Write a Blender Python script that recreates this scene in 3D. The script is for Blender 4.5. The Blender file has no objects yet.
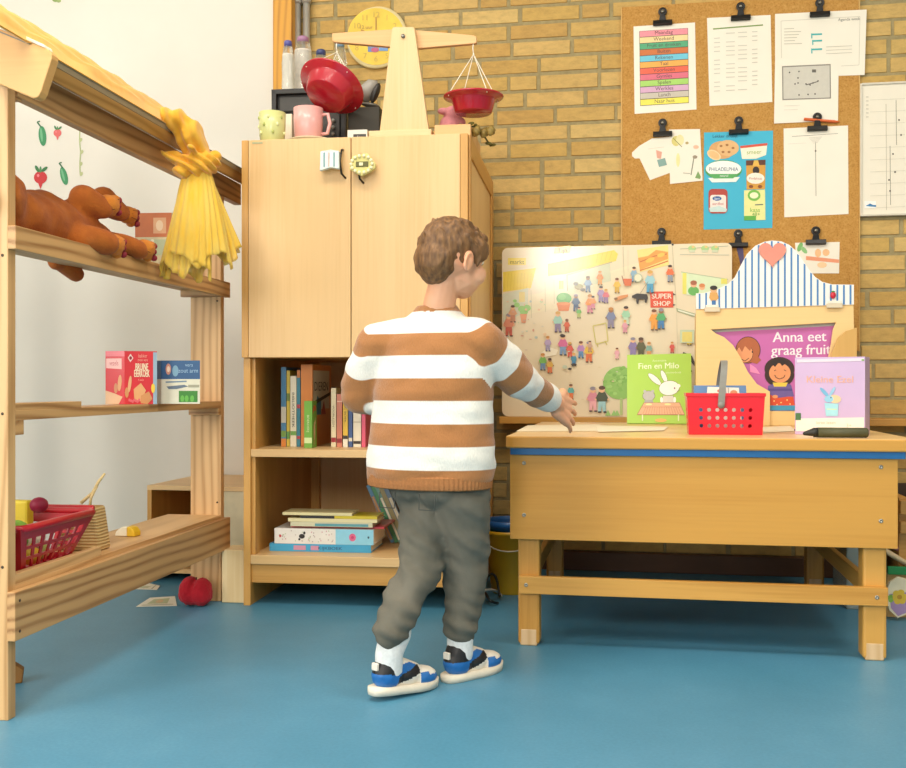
import bpy, bmesh, math, random
from mathutils import Vector, Matrix, noise
random.seed(7)
COL = bpy.context.scene.collection
PI = math.pi
V = Vector
# ---------------------------------------------------------------- camera maths (room: back wall y=0, floor z=0)
FPX, CX, CY, CAMH, CAMD, YAW = 1040.0, 453.0, 384.0, 0.68, 3.86, math.radians(10)
CAM = V((0, -CAMD, CAMH))
CR = V((math.cos(YAW), math.sin(YAW), 0)); CF = V((-math.sin(YAW), math.cos(YAW), 0)); UP = V((0, 0, 1))
def ray(px, py): return CF + CR*((px-CX)/FPX) + UP*((CY-py)/FPX)
def at(px, py, Z): return CAM + ray(px, py)*Z
def onp(M, ax, val, px, py):
    """where the sight line meets the plane local-axis ax = val of the frame M (local coordinates)"""
    Mi = M.inverted(); o = Mi @ CAM; d = Mi.to_3x3() @ ray(px, py)
    return o + d*((val-o[ax])/d[ax])
ID = Matrix.Identity(4)
def onY(px, py, y): return onp(ID, 1, y, px, py)
def onZ(px, py, z): return onp(ID, 2, z, px, py)
def frame(x, y, z, rz=0.0): return Matrix.Translation((x, y, z)) @ Matrix.Rotation(math.radians(rz), 4, 'Z')
def rot(ax, deg): return Matrix.Rotation(math.radians(deg), 4, ax)
# ---------------------------------------------------------------- materials
def lin(h):
    if isinstance(h, str):
        h = h.lstrip('#'); h = [int(h[i:i+2], 16)/255 for i in (0, 2, 4)]
    return tuple((c/12.92 if c <= .04045 else ((c+.055)/1.055)**2.4) for c in h) + (1.0,)
MATS = {}
def newmat(name):
    m = bpy.data.materials.new(name); m.use_nodes = True
    nt = m.node_tree; b = nt.nodes['Principled BSDF']
    return m, nt, b
def N(nt, t, **k):
    n = nt.nodes.new(t)
    for a, v in k.items():
        if a in n.inputs.keys(): n.inputs[a].default_value = v
        else: setattr(n, a, v)
    return n
def ramp(nt, fac, stops, interp='LINEAR'):
    r = nt.nodes.new('ShaderNodeValToRGB'); r.color_ramp.interpolation = interp
    e = r.color_ramp.elements
    while len(e) < len(stops): e.new(0.5)
    for i, (p, c) in enumerate(stops): e[i].position = p; e[i].color = c
    nt.links.new(fac, r.inputs['Fac']); return r.outputs['Color']
def objco(nt, scale=(1, 1, 1), loc=(0, 0, 0)):
    tc = nt.nodes.new('ShaderNodeTexCoord'); mp = nt.nodes.new('ShaderNodeMapping')
    mp.inputs['Scale'].default_value = scale; mp.inputs['Location'].default_value = loc
    nt.links.new(tc.outputs['Object'], mp.inputs['Vector']); return mp.outputs['Vector']
def mul(c, k): return tuple(min(1, x*k) for x in c[:3]) + (1.0,)
def bump(nt, b, src, strength=.2, dist=.002):
    bm = N(nt, 'ShaderNodeBump', Strength=strength, Distance=dist)
    nt.links.new(src, bm.inputs['Height']); nt.links.new(bm.outputs['Normal'], b.inputs['Normal'])
def plain(col, rough=.5, vary=.06, scale=30, bmp=0, metal=0, coat=0, trans=0, alpha=1, name=None, spec=None):
    key = (str(col), rough, vary, scale, bmp, metal, coat, trans, alpha)
    if key in MATS: return MATS[key]
    m, nt, b = newmat(name or 'paint_%s' % str(col).strip('#'))
    c = lin(col)
    n = N(nt, 'ShaderNodeTexNoise', Scale=scale, Detail=3.0); nt.links.new(objco(nt), n.inputs['Vector'])
    cc = ramp(nt, n.outputs['Fac'], [(.3, mul(c, 1-vary)), (.7, mul(c, 1+vary))])
    nt.links.new(cc, b.inputs['Base Color'])
    b.inputs['Roughness'].default_value = rough; b.inputs['Metallic'].default_value = metal
    b.inputs['Coat Weight'].default_value = coat; b.inputs['Coat Roughness'].default_value = .12
    b.inputs['Transmission Weight'].default_value = trans; b.inputs['Alpha'].default_value = alpha
    if spec is not None: b.inputs['Specular IOR Level'].default_value = spec
    if bmp: bump(nt, b, n.outputs['Fac'], bmp)
    MATS[key] = m; return m
def pine(key, nt, m, b, light, dark, axis, rough):
    # cathedral grain: bands across the board bent by slow noise, plus a few knots
    s = [1, 1, 1]; s['xyz'.index(axis)] = .16
    loc = (random.random()*2, random.random()*2, random.random()*2)
    co = objco(nt, tuple(s), loc)
    w = N(nt, 'ShaderNodeTexWave', Scale=13.0, Distortion=13.0, Detail=2.0); w.inputs['Detail Scale'].default_value = .42; w.inputs['Detail Roughness'].default_value = .45
    w.bands_direction = 'X' if axis == 'z' else 'Z'; nt.links.new(co, w.inputs['Vector'])
    s2 = [1, 1, 1]; s2['xyz'.index(axis)] = .45
    v = N(nt, 'ShaderNodeTexVoronoi', Scale=5.0); nt.links.new(objco(nt, tuple(s2), loc), v.inputs['Vector'])
    s3 = [170]*3; s3['xyz'.index(axis)] = 5
    n = N(nt, 'ShaderNodeTexNoise', Scale=1.0, Detail=3.0); nt.links.new(objco(nt, tuple(s3)), n.inputs['Vector'])
    mx = N(nt, 'ShaderNodeMix', data_type='FLOAT'); mx.inputs['Factor'].default_value = .4
    nt.links.new(w.outputs['Fac'], mx.inputs[2]); nt.links.new(n.outputs['Fac'], mx.inputs[3])
    L, D = lin(light), lin(dark)
    mid = tuple((L[i]*.7+D[i]*.3) for i in range(3))+(1,)
    c1 = ramp(nt, mx.outputs[0], [(.12, D), (.38, mid), (.62, L), (.9, mul(L, 1.03))])
    c2 = ramp(nt, v.outputs['Distance'], [(.045, (.32, .2, .1, 1)), (.085, (.8, .7, .6, 1)), (.14, (1, 1, 1, 1))])
    mm = N(nt, 'ShaderNodeMix', data_type='RGBA', blend_type='MULTIPLY'); mm.inputs['Factor'].default_value = 1
    nt.links.new(c1, mm.inputs[6]); nt.links.new(c2, mm.inputs[7]); nt.links.new(mm.outputs[2], b.inputs['Base Color'])
    b.inputs['Roughness'].default_value = rough; bump(nt, b, n.outputs['Fac'], .06, .001); MATS[key] = m; return m
def wood(name, light, dark, axis='z', rings=9, rough=.42, knots=True, contrast=1.0):
    key = ('wood', name, axis)
    if key in MATS: return MATS[key]
    m, nt, b = newmat('wood_%s_%s' % (name, axis))
    s = [rings]*3; s['xyz'.index(axis)] = rings*.09
    co = objco(nt, tuple(s), (random.random()*3, random.random()*3, random.random()*3))
    if knots: return pine(key, nt, m, b, light, dark, axis, rough)
    n1 = N(nt, 'ShaderNodeTexNoise', Scale=1.0, Detail=2.0, Distortion=.6); nt.links.new(co, n1.inputs['Vector'])
    # rings: sine of the noise
    mt = N(nt, 'ShaderNodeMath', operation='MULTIPLY'); mt.inputs[1].default_value = 75.0 if knots else 18.0
    nt.links.new(n1.outputs['Fac'], mt.inputs[0])
    sn = N(nt, 'ShaderNodeMath', operation='SINE'); nt.links.new(mt.outputs[0], sn.inputs[0])
    md = N(nt, 'ShaderNodeMath', operation='MULTIPLY_ADD'); md.inputs[1].default_value = .5; md.inputs[2].default_value = .5
    nt.links.new(sn.outputs[0], md.inputs[0])
    s2 = [150]*3; s2['xyz'.index(axis)] = 4
    co2 = objco(nt, tuple(s2)); n2 = N(nt, 'ShaderNodeTexNoise', Scale=1.0, Detail=3.0); nt.links.new(co2, n2.inputs['Vector'])
    mx = N(nt, 'ShaderNodeMix', data_type='FLOAT'); mx.inputs['Factor'].default_value = .45 if knots else .6
    nt.links.new(md.outputs[0], mx.inputs[2]); nt.links.new(n2.outputs['Fac'], mx.inputs[3])
    L, Dk = lin(light), lin(dark)
    Dk = tuple(L[i]+(Dk[i]-L[i])*contrast for i in range(3))+(1,)
    cc = ramp(nt, mx.outputs[0], [(.2, Dk), (.62, L), (.9, mul(L, 1.04))])
    nt.links.new(cc, b.inputs['Base Color']); b.inputs['Roughness'].default_value = rough
    bump(nt, b, n2.outputs['Fac'], .06, .001)
    MATS[key] = m; return m
# ---------------------------------------------------------------- mesh builder
class MB:
    def __init__(s, M=ID): s.v = []; s.f = []; s.mi = []; s.sm = []; s.mats = []; s.M = M.copy()
    def _m(s, m):
        if m not in s.mats: s.mats.append(m)
        return s.mats.index(m)
    def add(s, vs, fs, mat, smooth=False, T=None):
        M = s.M @ T if T is not None else s.M
        n = len(s.v); s.v += [M @ V(p) for p in vs]; i = s._m(mat)
        for f in fs: s.f.append([n+k for k in f]); s.mi.append(i); s.sm.append(smooth)
        return s
    def box(s, x0, x1, y0, y1, z0, z1, mat, T=None):
        vs = [(x, y, z) for z in (z0, z1) for y in (y0, y1) for x in (x0, x1)]
        return s.add(vs, [(0, 2, 3, 1), (4, 5, 7, 6), (0, 1, 5, 4), (2, 6, 7, 3), (0, 4, 6, 2), (1, 3, 7, 5)], mat, False, T)
    def prism(s, pts, off, mat, T=None, smooth=False, capmat=None):
        """pts: 3D outline, extruded by vector off"""
        n = len(pts); off = V(off); pts = [V(p) for p in pts]
        vs = pts + [p+off for p in pts]
        s.add(vs, [[(i), (i+1) % n, (i+1) % n+n, i+n] for i in range(n)], mat, smooth, T)
        s.add(pts, [list(range(n))[::-1]], capmat or mat, False, T)
        return s.add([p+off for p in pts], [list(range(n))], capmat or mat, False, T)
    def lathe(s, prof, mat, T=None, n=28, smooth=True):
        """prof: (r, z) list round the z axis"""
        vs = []; fs = []
        for r, z in prof:
            for k in range(n): a = 2*PI*k/n; vs.append((r*math.cos(a), r*math.sin(a), z))
        for i in range(len(prof)-1):
            for k in range(n): fs.append((i*n+k, i*n+(k+1) % n, (i+1)*n+(k+1) % n, (i+1)*n+k))
        if prof[0][0] > 1e-6: fs.append(list(range(n))[::-1])
        if prof[-1][0] > 1e-6: fs.append([(len(prof)-1)*n+k for k in range(n)])
        return s.add(vs, fs, mat, smooth, T)
    def tube(s, path, r, mat, n=10, T=None, closed=False, smooth=True):
        path = [V(p) for p in path]; m = len(path); vs = []; fs = []
        rr = r if isinstance(r, (list, tuple)) else [r]*m
        up = None
        for i, p in enumerate(path):
            a = path[(i-1) % m] if (closed or i > 0) else p; b = path[(i+1) % m] if (closed or i < m-1) else p
            t = (b-a).normalized()
            if up is None: up = t.orthogonal().normalized()
            else:
                up = (up - t*up.dot(t))
                up = up.normalized() if up.length > 1e-6 else t.orthogonal().normalized()
            sd = t.cross(up)
            for k in range(n): an = 2*PI*k/n; vs.append(p + up*(rr[i]*math.cos(an)) + sd*(rr[i]*math.sin(an)))
        for i in range(m if closed else m-1):
            j = (i+1) % m
            for k in range(n): fs.append((i*n+k, i*n+(k+1) % n, j*n+(k+1) % n, j*n+k))
        if not closed: fs += [list(range(n))[::-1], [(m-1)*n+k for k in range(n)]]
        return s.add(vs, fs, mat, smooth, T)
    def ell(s, c, r, mat, T=None, nu=20, nv=12):
        vs = [(0, 0, -1)]; fs = []
        for j in range(1, nv):
            a = -PI/2+PI*j/nv
            for k in range(nu): b = 2*PI*k/nu; vs.append((math.cos(a)*math.cos(b), math.cos(a)*math.sin(b), math.sin(a)))
        vs.append((0, 0, 1)); L = len(vs)-1
        for k in range(nu):
            fs.append((0, 1+(k+1) % nu, 1+k)); fs.append((L, L-nu+k, L-nu+(k+1) % nu))
            for j in range(nv-2): o = 1+j*nu; fs.append((o+k, o+(k+1) % nu, o+nu+(k+1) % nu, o+nu+k))
        if not isinstance(r, (tuple, list)): r = (r, r, r)
        vs = [(x*r[0]+c[0], y*r[1]+c[1], z*r[2]+c[2]) for x, y, z in vs] if T is None else [(x*r[0], y*r[1], z*r[2]) for x, y, z in vs]
        return s.add(vs, fs, mat, True, (Matrix.Translation(c) @ T) if T is not None else None)
    def sheet(s, fn, nu, nv, mat, th=.001, smooth=True):
        """fn(u,v)->point; a grid with thickness"""
        g = [[V(fn(i/nu, j/nv)) for i in range(nu+1)] for j in range(nv+1)]
        vs = []; W = nu+1
        nor = []
        for j in range(nv+1):
            for i in range(nu+1):
                a = g[j][min(i+1, nu)]-g[j][max(i-1, 0)]; b = g[min(j+1, nv)][i]-g[max(j-1, 0)][i]
                q = a.cross(b); nor.append(q.normalized() if q.length > 0 else V((0, 0, 1)))
        top = [g[j][i] for j in range(nv+1) for i in range(nu+1)]
        bot = [p-n*th for p, n in zip(top, nor)]; vs = top+bot; o = len(top); fs = []
        for j in range(nv):
            for i in range(nu):
                a = j*W+i; fs.append((a, a+1, a+W+1, a+W)); fs.append((o+a+W, o+a+W+1, o+a+1, o+a))
        rim = [j*W for j in range(nv)] + [nv*W+i for i in range(nu)] + [j*W+nu for j in range(nv, 0, -1)] + [i for i in range(nu, 0, -1)]
        for a, b in zip(rim, rim[1:]+rim[:1]): fs.append((a, b, o+b, o+a))
        return s.add(vs, fs, mat, smooth)
    def build(s, name, parent=None, bevel=0, kind=None, base=True, seg=2):
        me = bpy.data.meshes.new(name); o = bpy.data.objects.new(name, me)
        if parent is not None:
            inv = wmat(parent).inverted()
        else:
            xs = [p.x for p in s.v]; ys = [p.y for p in s.v]; zs = [p.z for p in s.v]
            c = V(((min(xs)+max(xs))/2, (min(ys)+max(ys))/2, min(zs))); o.location = c
            inv = Matrix.Translation(-c)
        me.from_pydata([inv @ p for p in s.v], [], s.f)
        for m in s.mats: me.materials.append(m)
        me.polygons.foreach_set('material_index', s.mi); me.polygons.foreach_set('use_smooth', s.sm)
        me.update()
        bm = bmesh.new(); bm.from_mesh(me)
        if bevel: bmesh.ops.remove_doubles(bm, verts=bm.verts, dist=1e-5)
        if not getattr(s, 'flat', False): bmesh.ops.recalc_face_normals(bm, faces=bm.faces)
        bm.to_mesh(me); bm.free()
        COL.objects.link(o)
        if parent is not None: o.parent = parent
        if bevel:
            md = o.modifiers.new('Bevel', 'BEVEL'); md.width = bevel; md.segments = seg; md.limit_method = 'ANGLE'; md.angle_limit = .6
            md.harden_normals = False
        if kind: o['kind'] = kind
        return o
def wmat(o):
    M = o.matrix_basis.copy(); p = o.parent
    while p is not None: M = p.matrix_basis @ M; p = p.parent
    return M
def tag(o, label, cat, group=None):
    o['label'] = label; o['category'] = cat
    if group: o['group'] = group
    return o
def thing(name, label, cat, M, group=None):
    o = bpy.data.objects.new(name, None); o.empty_display_size = .05; COL.objects.link(o)
    if not isinstance(M, Matrix): M = Matrix.Translation(M)
    o.matrix_basis = M
    return tag(o, label, cat, group)
def copytree(o, M=None, parent=None):
    c = o.copy(); COL.objects.link(c)
    if parent is not None: c.parent = parent
    if M is not None: c.matrix_basis = M
    for ch in list(o.children): copytree(ch, None, c)
    return c
# ---------------------------------------------------------------- writing and drawing on flat things
def glyphs(txt):
    cu = bpy.data.curves.new('t', 'FONT'); cu.body = txt; cu.size = 1; cu.resolution_u = 3; cu.align_x = 'CENTER'
    o = bpy.data.objects.new('t', cu); COL.objects.link(o); bpy.context.view_layer.update()
    me = bpy.data.meshes.new_from_object(o.evaluated_get(bpy.context.evaluated_depsgraph_get()))
    vs = [v.co.copy() for v in me.vertices]; fs = [list(p.vertices) for p in me.polygons]
    bpy.data.objects.remove(o); bpy.data.curves.remove(cu); bpy.data.meshes.remove(me)
    return vs, fs
class Art:
    """draws flat coloured shapes; mp(u,v,lift) gives the 3D point"""
    def __init__(s, mb, mp, rough=.55, coat=0, eps=.00025):
        s.mb = mb; s.mp = mp; s.k = 1; s.rough = rough; s.coat = coat; s.eps = eps; mb.flat = True
    def mat(s, c): return c if not isinstance(c, str) else plain(c, s.rough, .03, 60, coat=s.coat)
    def poly(s, pts, c, lift=None):
        s.k += .12; l = (s.k if lift is None else lift)*s.eps
        s.mb.add([s.mp(u, v, l) for u, v in pts], [list(range(len(pts)))], s.mat(c)); return s
    def rect(s, u0, v0, u1, v1, c): return s.poly([(u0, v0), (u1, v0), (u1, v1), (u0, v1)], c)
    def ell(s, u, v, a, b, c, n=16, t=0):
        ct, st = math.cos(t), math.sin(t)
        return s.poly([(u+a*math.cos(k*2*PI/n)*ct-b*math.sin(k*2*PI/n)*st, v+a*math.cos(k*2*PI/n)*st+b*math.sin(k*2*PI/n)*ct) for k in range(n)], c)
    def line(s, pts, w, c):
        for (a, b), (d, e) in zip(pts, pts[1:]):
            L = math.hypot(d-a, e-b) or 1; nx, ny = -(e-b)/L*w/2, (d-a)/L*w/2
            s.poly([(a+nx, b+ny), (d+nx, e+ny), (d-nx, e-ny), (a-nx, b-ny)], c)
        return s
    def text(s, t, u, v, h, c, down=True, slope=0, sx=1, bold=0):
        """centred at u, baseline v, cap height ~.7h; v grows downward when down"""
        vs, fs = glyphs(t); s.k += .3; l = s.k*s.eps; sg = -1 if down else 1
        for dx in ((0,) if not bold else (-bold, 0, bold)):
            s.mb.add([s.mp(u+(p.x*h*sx)+dx, v+sg*p.y*h+slope*p.x*h*sx, l) for p in vs], fs, s.mat(c)); s.k += .3; l = s.k*s.eps
        return s
    def man(s, u, v, h, top, bot, hair='#5a3a22', skin='#eebc92'):
        """little drawn person, feet at v, height h (v downward)"""
        w = h*.17
        s.poly([(u-w*.8, v-h*.42), (u+w*.8, v-h*.42), (u+w*.9, v), (u+w*.25, v), (u, v-h*.25), (u-w*.25, v), (u-w*.9, v)], bot)
        s.poly([(u-w, v-h*.4), (u-w*1.5, v-h*.5), (u-w*.7, v-h*.76), (u+w*.7, v-h*.76), (u+w*1.5, v-h*.5), (u+w, v-h*.4)], top)
        s.ell(u, v-h*.86, h*.12, h*.13, skin, 10); s.ell(u-.0, v-h*.92, h*.125, h*.08, hair, 10)
        s.ell(u-w*1.4, v-h*.48, h*.04, h*.04, skin, 6); s.ell(u+w*1.4, v-h*.48, h*.04, h*.04, skin, 6)
        s.ell(u-w*.5, v, h*.08, h*.035, '#332a26', 6); s.ell(u+w*.7, v, h*.08, h*.035, '#332a26', 6)
        return s
def planeY(y, sgn=-1): return lambda u, v, l: (lambda p: V((p.x, p.y-l, p.z)))(onY(u, v, y))
def quadmap(a, b, c, d):
    """unit square (u right, v down) -> quad a(top-left) b(top-right) c(bottom-right) d(bottom-left), lifted along its normal"""
    a, b, c, d = V(a), V(b), V(c), V(d); n = (d-a).cross(b-a).normalized()
    return lambda u, v, l: (a*(1-u)*(1-v)+b*u*(1-v)+c*u*v+d*(1-u)*v) + n*l
# ---------------------------------------------------------------- soft continuous bodies
def icos(c, r, T=None, sub=2):
    bm = bmesh.new(); bmesh.ops.create_icosphere(bm, subdivisions=sub, radius=1)
    M = Matrix.Translation(V(c)) @ (T if T is not None else ID) @ Matrix.Diagonal((*(r if isinstance(r, (tuple, list)) else (r, r, r)), 1))
    vs = [M @ v.co for v in bm.verts]; fs = [[v.index for v in f.verts] for f in bm.faces]; bm.free(); return vs, fs
def blob(prims, voxel, smooth=4, disp=None):
    """union of ('s',centre,radii[,rot]) and ('c',p0,p1,r0,r1) as one smooth closed surface -> (verts, faces)"""
    vs, fs = [], []
    def put(a):
        n = len(vs); vs.extend(a[0]); fs.extend([[n+i for i in f] for f in a[1]])
    for p in prims:
        if p[0] == 's': put(icos(p[1], p[2], p[3] if len(p) > 3 else None))
        elif p[0] == 'c':
            a, b = V(p[1]), V(p[2]); r0, r1 = p[3], p[4]; L = (b-a).length
            st = max(2, int(L/max(.004, min(r0, r1)*.5)))
            mb = MB(); mb.tube([a.lerp(b, i/4) for i in range(5)], [r0+(r1-r0)*i/4 for i in range(5)], None, 16)
            put((mb.v, mb.f)); put(icos(a, r0)); put(icos(b, r1))
        elif p[0] == 'm': put((p[1], p[2]))
    me = bpy.data.meshes.new('b'); me.from_pydata([tuple(v) for v in vs], [], fs); me.update()
    o = bpy.data.objects.new('b', me); COL.objects.link(o)
    md = o.modifiers.new('r', 'REMESH'); md.mode = 'VOXEL'; md.voxel_size = voxel
    bpy.context.view_layer.update()
    m2 = bpy.data.meshes.new_from_object(o.evaluated_get(bpy.context.evaluated_depsgraph_get()))
    bm = bmesh.new(); bm.from_mesh(m2)
    for _ in range(smooth): bmesh.ops.smooth_vert(bm, verts=bm.verts, factor=.5, use_axis_x=True, use_axis_y=True, use_axis_z=True)
    bm.normal_update()
    if disp:
        for v in bm.verts: v.co += v.normal*disp(v.co.copy())
        bm.normal_update()
    rv = [v.co.copy() for v in bm.verts]; rf = [[v.index for v in f.verts] for f in bm.faces]
    bm.free(); bpy.data.objects.remove(o); bpy.data.meshes.remove(me); bpy.data.meshes.remove(m2)
    return rv, rf
def blobobj(name, parent, prims, voxel, mat, smooth=4, disp=None, colour=None, attr=None):
    rv, rf = blob(prims, voxel, smooth, disp)
    mb = MB()
    if colour is None: mb.add(rv, rf, mat, True)
    else:
        mb.v = rv; mb.f = rf; mb.sm = [True]*len(rf)
        mb.mi = [mb._m(colour(sum((rv[i] for i in f), V((0, 0, 0)))/len(f))) for f in rf]
    o = mb.build(name, parent)
    if attr:
        a = o.data.attributes.new('stripe', 'FLOAT', 'POINT')
        M = wmat(o)
        a.data.foreach_set('value', [attr(M @ v.co) for v in o.data.vertices])
    return o
def perforated(mb, A, B, C, D, nx, ny, hx, hy, th, mat, solid=(0, 0, 0, 0), sq=False):
    """wall A(bl) B(br) C(tr) D(tl) pierced nx by ny; solid = margins left,right,bottom,top as fractions"""
    A, B, C, D = V(A), V(B), V(C), V(D); n = (B-A).cross(D-A).normalized()*th
    P = lambda u, v: A*(1-u)*(1-v)+B*u*(1-v)+C*u*v+D*(1-u)*v
    l, r, b, t = solid
    def slab(u0, u1, v0, v1):
        if u1-u0 > 1e-4 and v1-v0 > 1e-4: mb.prism([P(u0, v0), P(u1, v0), P(u1, v1), P(u0, v1)], n, mat)
    slab(0, l, 0, 1); slab(1-r, 1, 0, 1); slab(l, 1-r, 0, b); slab(l, 1-r, 1-t, 1)
    K = 8 if not sq else 4
    for i in range(nx):
        for j in range(ny):
            u0 = l+(1-l-r)*i/nx; u1 = l+(1-l-r)*(i+1)/nx; v0 = b+(1-b-t)*j/ny; v1 = b+(1-b-t)*(j+1)/ny
            cu, cv = (u0+u1)/2, (v0+v1)/2; du, dv = (u1-u0)/2, (v1-v0)/2
            if sq: out = [(-1, -1), (1, -1), (1, 1), (-1, 1)]; inn = [(x*hx, y*hy) for x, y in out]
            else:
                out = [(1, 0), (1, 1), (0, 1), (-1, 1), (-1, 0), (-1, -1), (0, -1), (1, -1)]
                inn = [(hx*math.cos(k*PI/4), hy*math.sin(k*PI/4)) for k in range(8)]
            o_ = [P(cu+x*du, cv+y*dv) for x, y in out]; i_ = [P(cu+x*du, cv+y*dv) for x, y in inn]
            vs = o_+i_+[p+n for p in o_]+[p+n for p in i_]; fs = []
            for k in range(K):
                k2 = (k+1) % K
                fs += [(k, k2, K+k2, K+k), (2*K+k, 3*K+k, 3*K+k2, 2*K+k2), (K+k, K+k2, 3*K+k2, 3*K+k)]
            mb.add(vs, fs, mat)
def rrect(x0, x1, y0, y1, r, n=5):
    out = []
    for cx, cy, a in ((x1-r, y1-r, 0), (x0+r, y1-r, 90), (x0+r, y0+r, 180), (x1-r, y0+r, 270)):
        for k in range(n+1): t = math.radians(a+90*k/n); out.append((cx+r*math.cos(t), cy+r*math.sin(t)))
    return out
# ================================================================= THE SETTING
XL, XR, YB, CEIL = -3.3, 3.2, -5.6, 2.9
def floor_mat():
    m, nt, b = newmat('blue_linoleum')
    n = N(nt, 'ShaderNodeTexNoise', Scale=2.2, Detail=5.0, Roughness=.65); nt.links.new(objco(nt), n.inputs['Vector'])
    n2 = N(nt, 'ShaderNodeTexNoise', Scale=140.0, Detail=2.0); nt.links.new(objco(nt), n2.inputs['Vector'])
    mx = N(nt, 'ShaderNodeMix', data_type='FLOAT'); mx.inputs['Factor'].default_value = .35
    nt.links.new(n.outputs['Fac'], mx.inputs[2]); nt.links.new(n2.outputs['Fac'], mx.inputs[3])
    c = ramp(nt, mx.outputs[0], [(.3, lin('#417f9b')), (.55, lin('#4e8ba9')), (.75, lin('#5e97b2'))])
    nt.links.new(c, b.inputs['Base Color']); b.inputs['Roughness'].default_value = .42
    bump(nt, b, n2.outputs['Fac'], .03, .001); return m
def wall_mat(name, col, sc=3):
    m, nt, b = newmat(name)
    n = N(nt, 'ShaderNodeTexNoise', Scale=sc, Detail=4.0); nt.links.new(objco(nt), n.inputs['Vector'])
    c = lin(col); nt.links.new(ramp(nt, n.outputs['Fac'], [(.35, mul(c, .975)), (.65, mul(c, 1.015))]), b.inputs['Base Color'])
    b.inputs['Roughness'].default_value = .75; return m
WHITE = wall_mat('white_paint', '#e3ded3'); CEILM = wall_mat('ceiling_paint', '#f2efe8')
mb = MB(); mb.box(XL, XR, YB, .12, -.1, 0, floor_mat()); mb.build('floor', kind='structure')
mb = MB(); mb.box(XL, XR, YB, .12, CEIL, CEIL+.1, CEILM); mb.build('ceiling', kind='structure')
mb = MB(); mb.box(XL-.1, XL, YB, .12, 0, CEIL, WHITE); mb.build('wall_left', kind='structure')
mb = MB(); mb.box(XR, XR+.1, YB, .12, 0, CEIL, WHITE); mb.build('wall_right', kind='structure')
# brick wall: every brick raised from the mortar bed
BX0 = -1.3
def brick_mat(i):
    cols = ['#c8a560', '#c4a058', '#cca966', '#c09a54', '#c8a562', '#c5a15c', '#bf9854', '#ceae6c']
    m, nt, b = newmat('yellow_brick')
    n = N(nt, 'ShaderNodeTexNoise', Scale=28.0, Detail=6.0, Roughness=.7); nt.links.new(objco(nt, (1, 1, 2.2)), n.inputs['Vector'])
    c = lin(cols[i]); nt.links.new(ramp(nt, n.outputs['Fac'], [(.28, mul(c, .80)), (.5, c), (.72, mul(c, 1.14))]), b.inputs['Base Color'])
    b.inputs['Roughness'].default_value = .8; bump(nt, b, n.outputs['Fac'], .5, .003); return m
BR = [brick_mat(i) for i in range(8)]
MORT = plain('#9e8f66', .95, .14, 60, bmp=.4, name='mortar')
mb = MB(); mb.box(BX0-.25, XR, .0, .12, 0, CEIL, MORT)
rh = .0632; row = 0; z = .004
while z < CEIL:
    x = BX0-.2+random.choice((-.02, -.08, -.15, -.18))
    while x < XR:
        w = random.choice((.212, .212, .212, .212, .1))
        dx = random.uniform(-.002, .002); dz = random.uniform(-.0018, .0018); y = -.0035+random.uniform(-.001, .001)
        x0, x1, z0, z1 = x+dx, min(x+w+dx, XR), z+dz, z+rh-.0105+dz*.5
        c = .0022
        T = Matrix.Translation(((x0+x1)/2, 0, (z0+z1)/2)) @ Matrix.Rotation(random.uniform(-.006, .006), 4, 'Y')
        hx, hz = (x1-x0)/2, (z1-z0)/2
        vs = [(-hx, .002, -hz), (hx, .002, -hz), (hx, .002, hz), (-hx, .002, hz),
              (-hx+c, y, -hz+c), (hx-c, y, -hz+c), (hx-c, y, hz-c), (-hx+c, y, hz-c)]
        if x1-x0 > .02: mb.add(vs, [(4, 5, 6, 7), (0, 1, 5, 4), (1, 2, 6, 5), (2, 3, 7, 6), (3, 0, 4, 7)], random.choice(BR), False, T)
        x += w+.0115
    z += rh; row += 1
mb.build('wall_back', kind='structure')
# brown tiled skirting along the brick wall
mb = MB(); mb.box(-.9, XR, -.045, -.006, 0, .068, plain('#5b3a20', .5, .15, 9)); mb.build('baseboard_back', kind='structure', bevel=.003)
# white wall section left of the yellow post
xw = onY(275, 90, -.06).x
mb = MB(); mb.box(XL, xw, -.06, .12, 0, CEIL, WHITE); mb.build('wall_back_white', kind='structure')
xp = onY(292, 90, -.08).x
mb = MB(); mb.box(xw, xp, -.085, .0, 0, CEIL, wood('post', '#d69a2c', '#b8791c', 'z', 6)); mb.build('trim_1', kind='structure', bevel=.003)
PIPE = plain('#b9b6ad', .35, .05, 20, metal=.5, name='grey_pipe')
for px, lab in ((297.5, 'thin grey heating pipe nearest the yellow post, running up the brick corner'), (306.5, 'thin grey heating pipe farther right of the yellow post, beside the first')):
    p = onY(px, 60, -.03); t = thing('heating_pipe', lab, 'pipe', (p.x, p.y, 0))
    a = MB(); a.tube([(p.x, p.y, 0), (p.x, p.y, CEIL)], .0135, PIPE, 14); a.build('pipe_run', t)
    for zz in (.9, 2.15): a = MB(); a.lathe([(.013, -.01), (.018, -.01), (.018, .01), (.013, .01)], PIPE, Matrix.Translation((p.x, p.y, zz))); a.box(p.x-.004, p.x+.004, p.y, .0, zz-.004, zz+.004, PIPE); a.build('wall_bracket', t)
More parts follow.
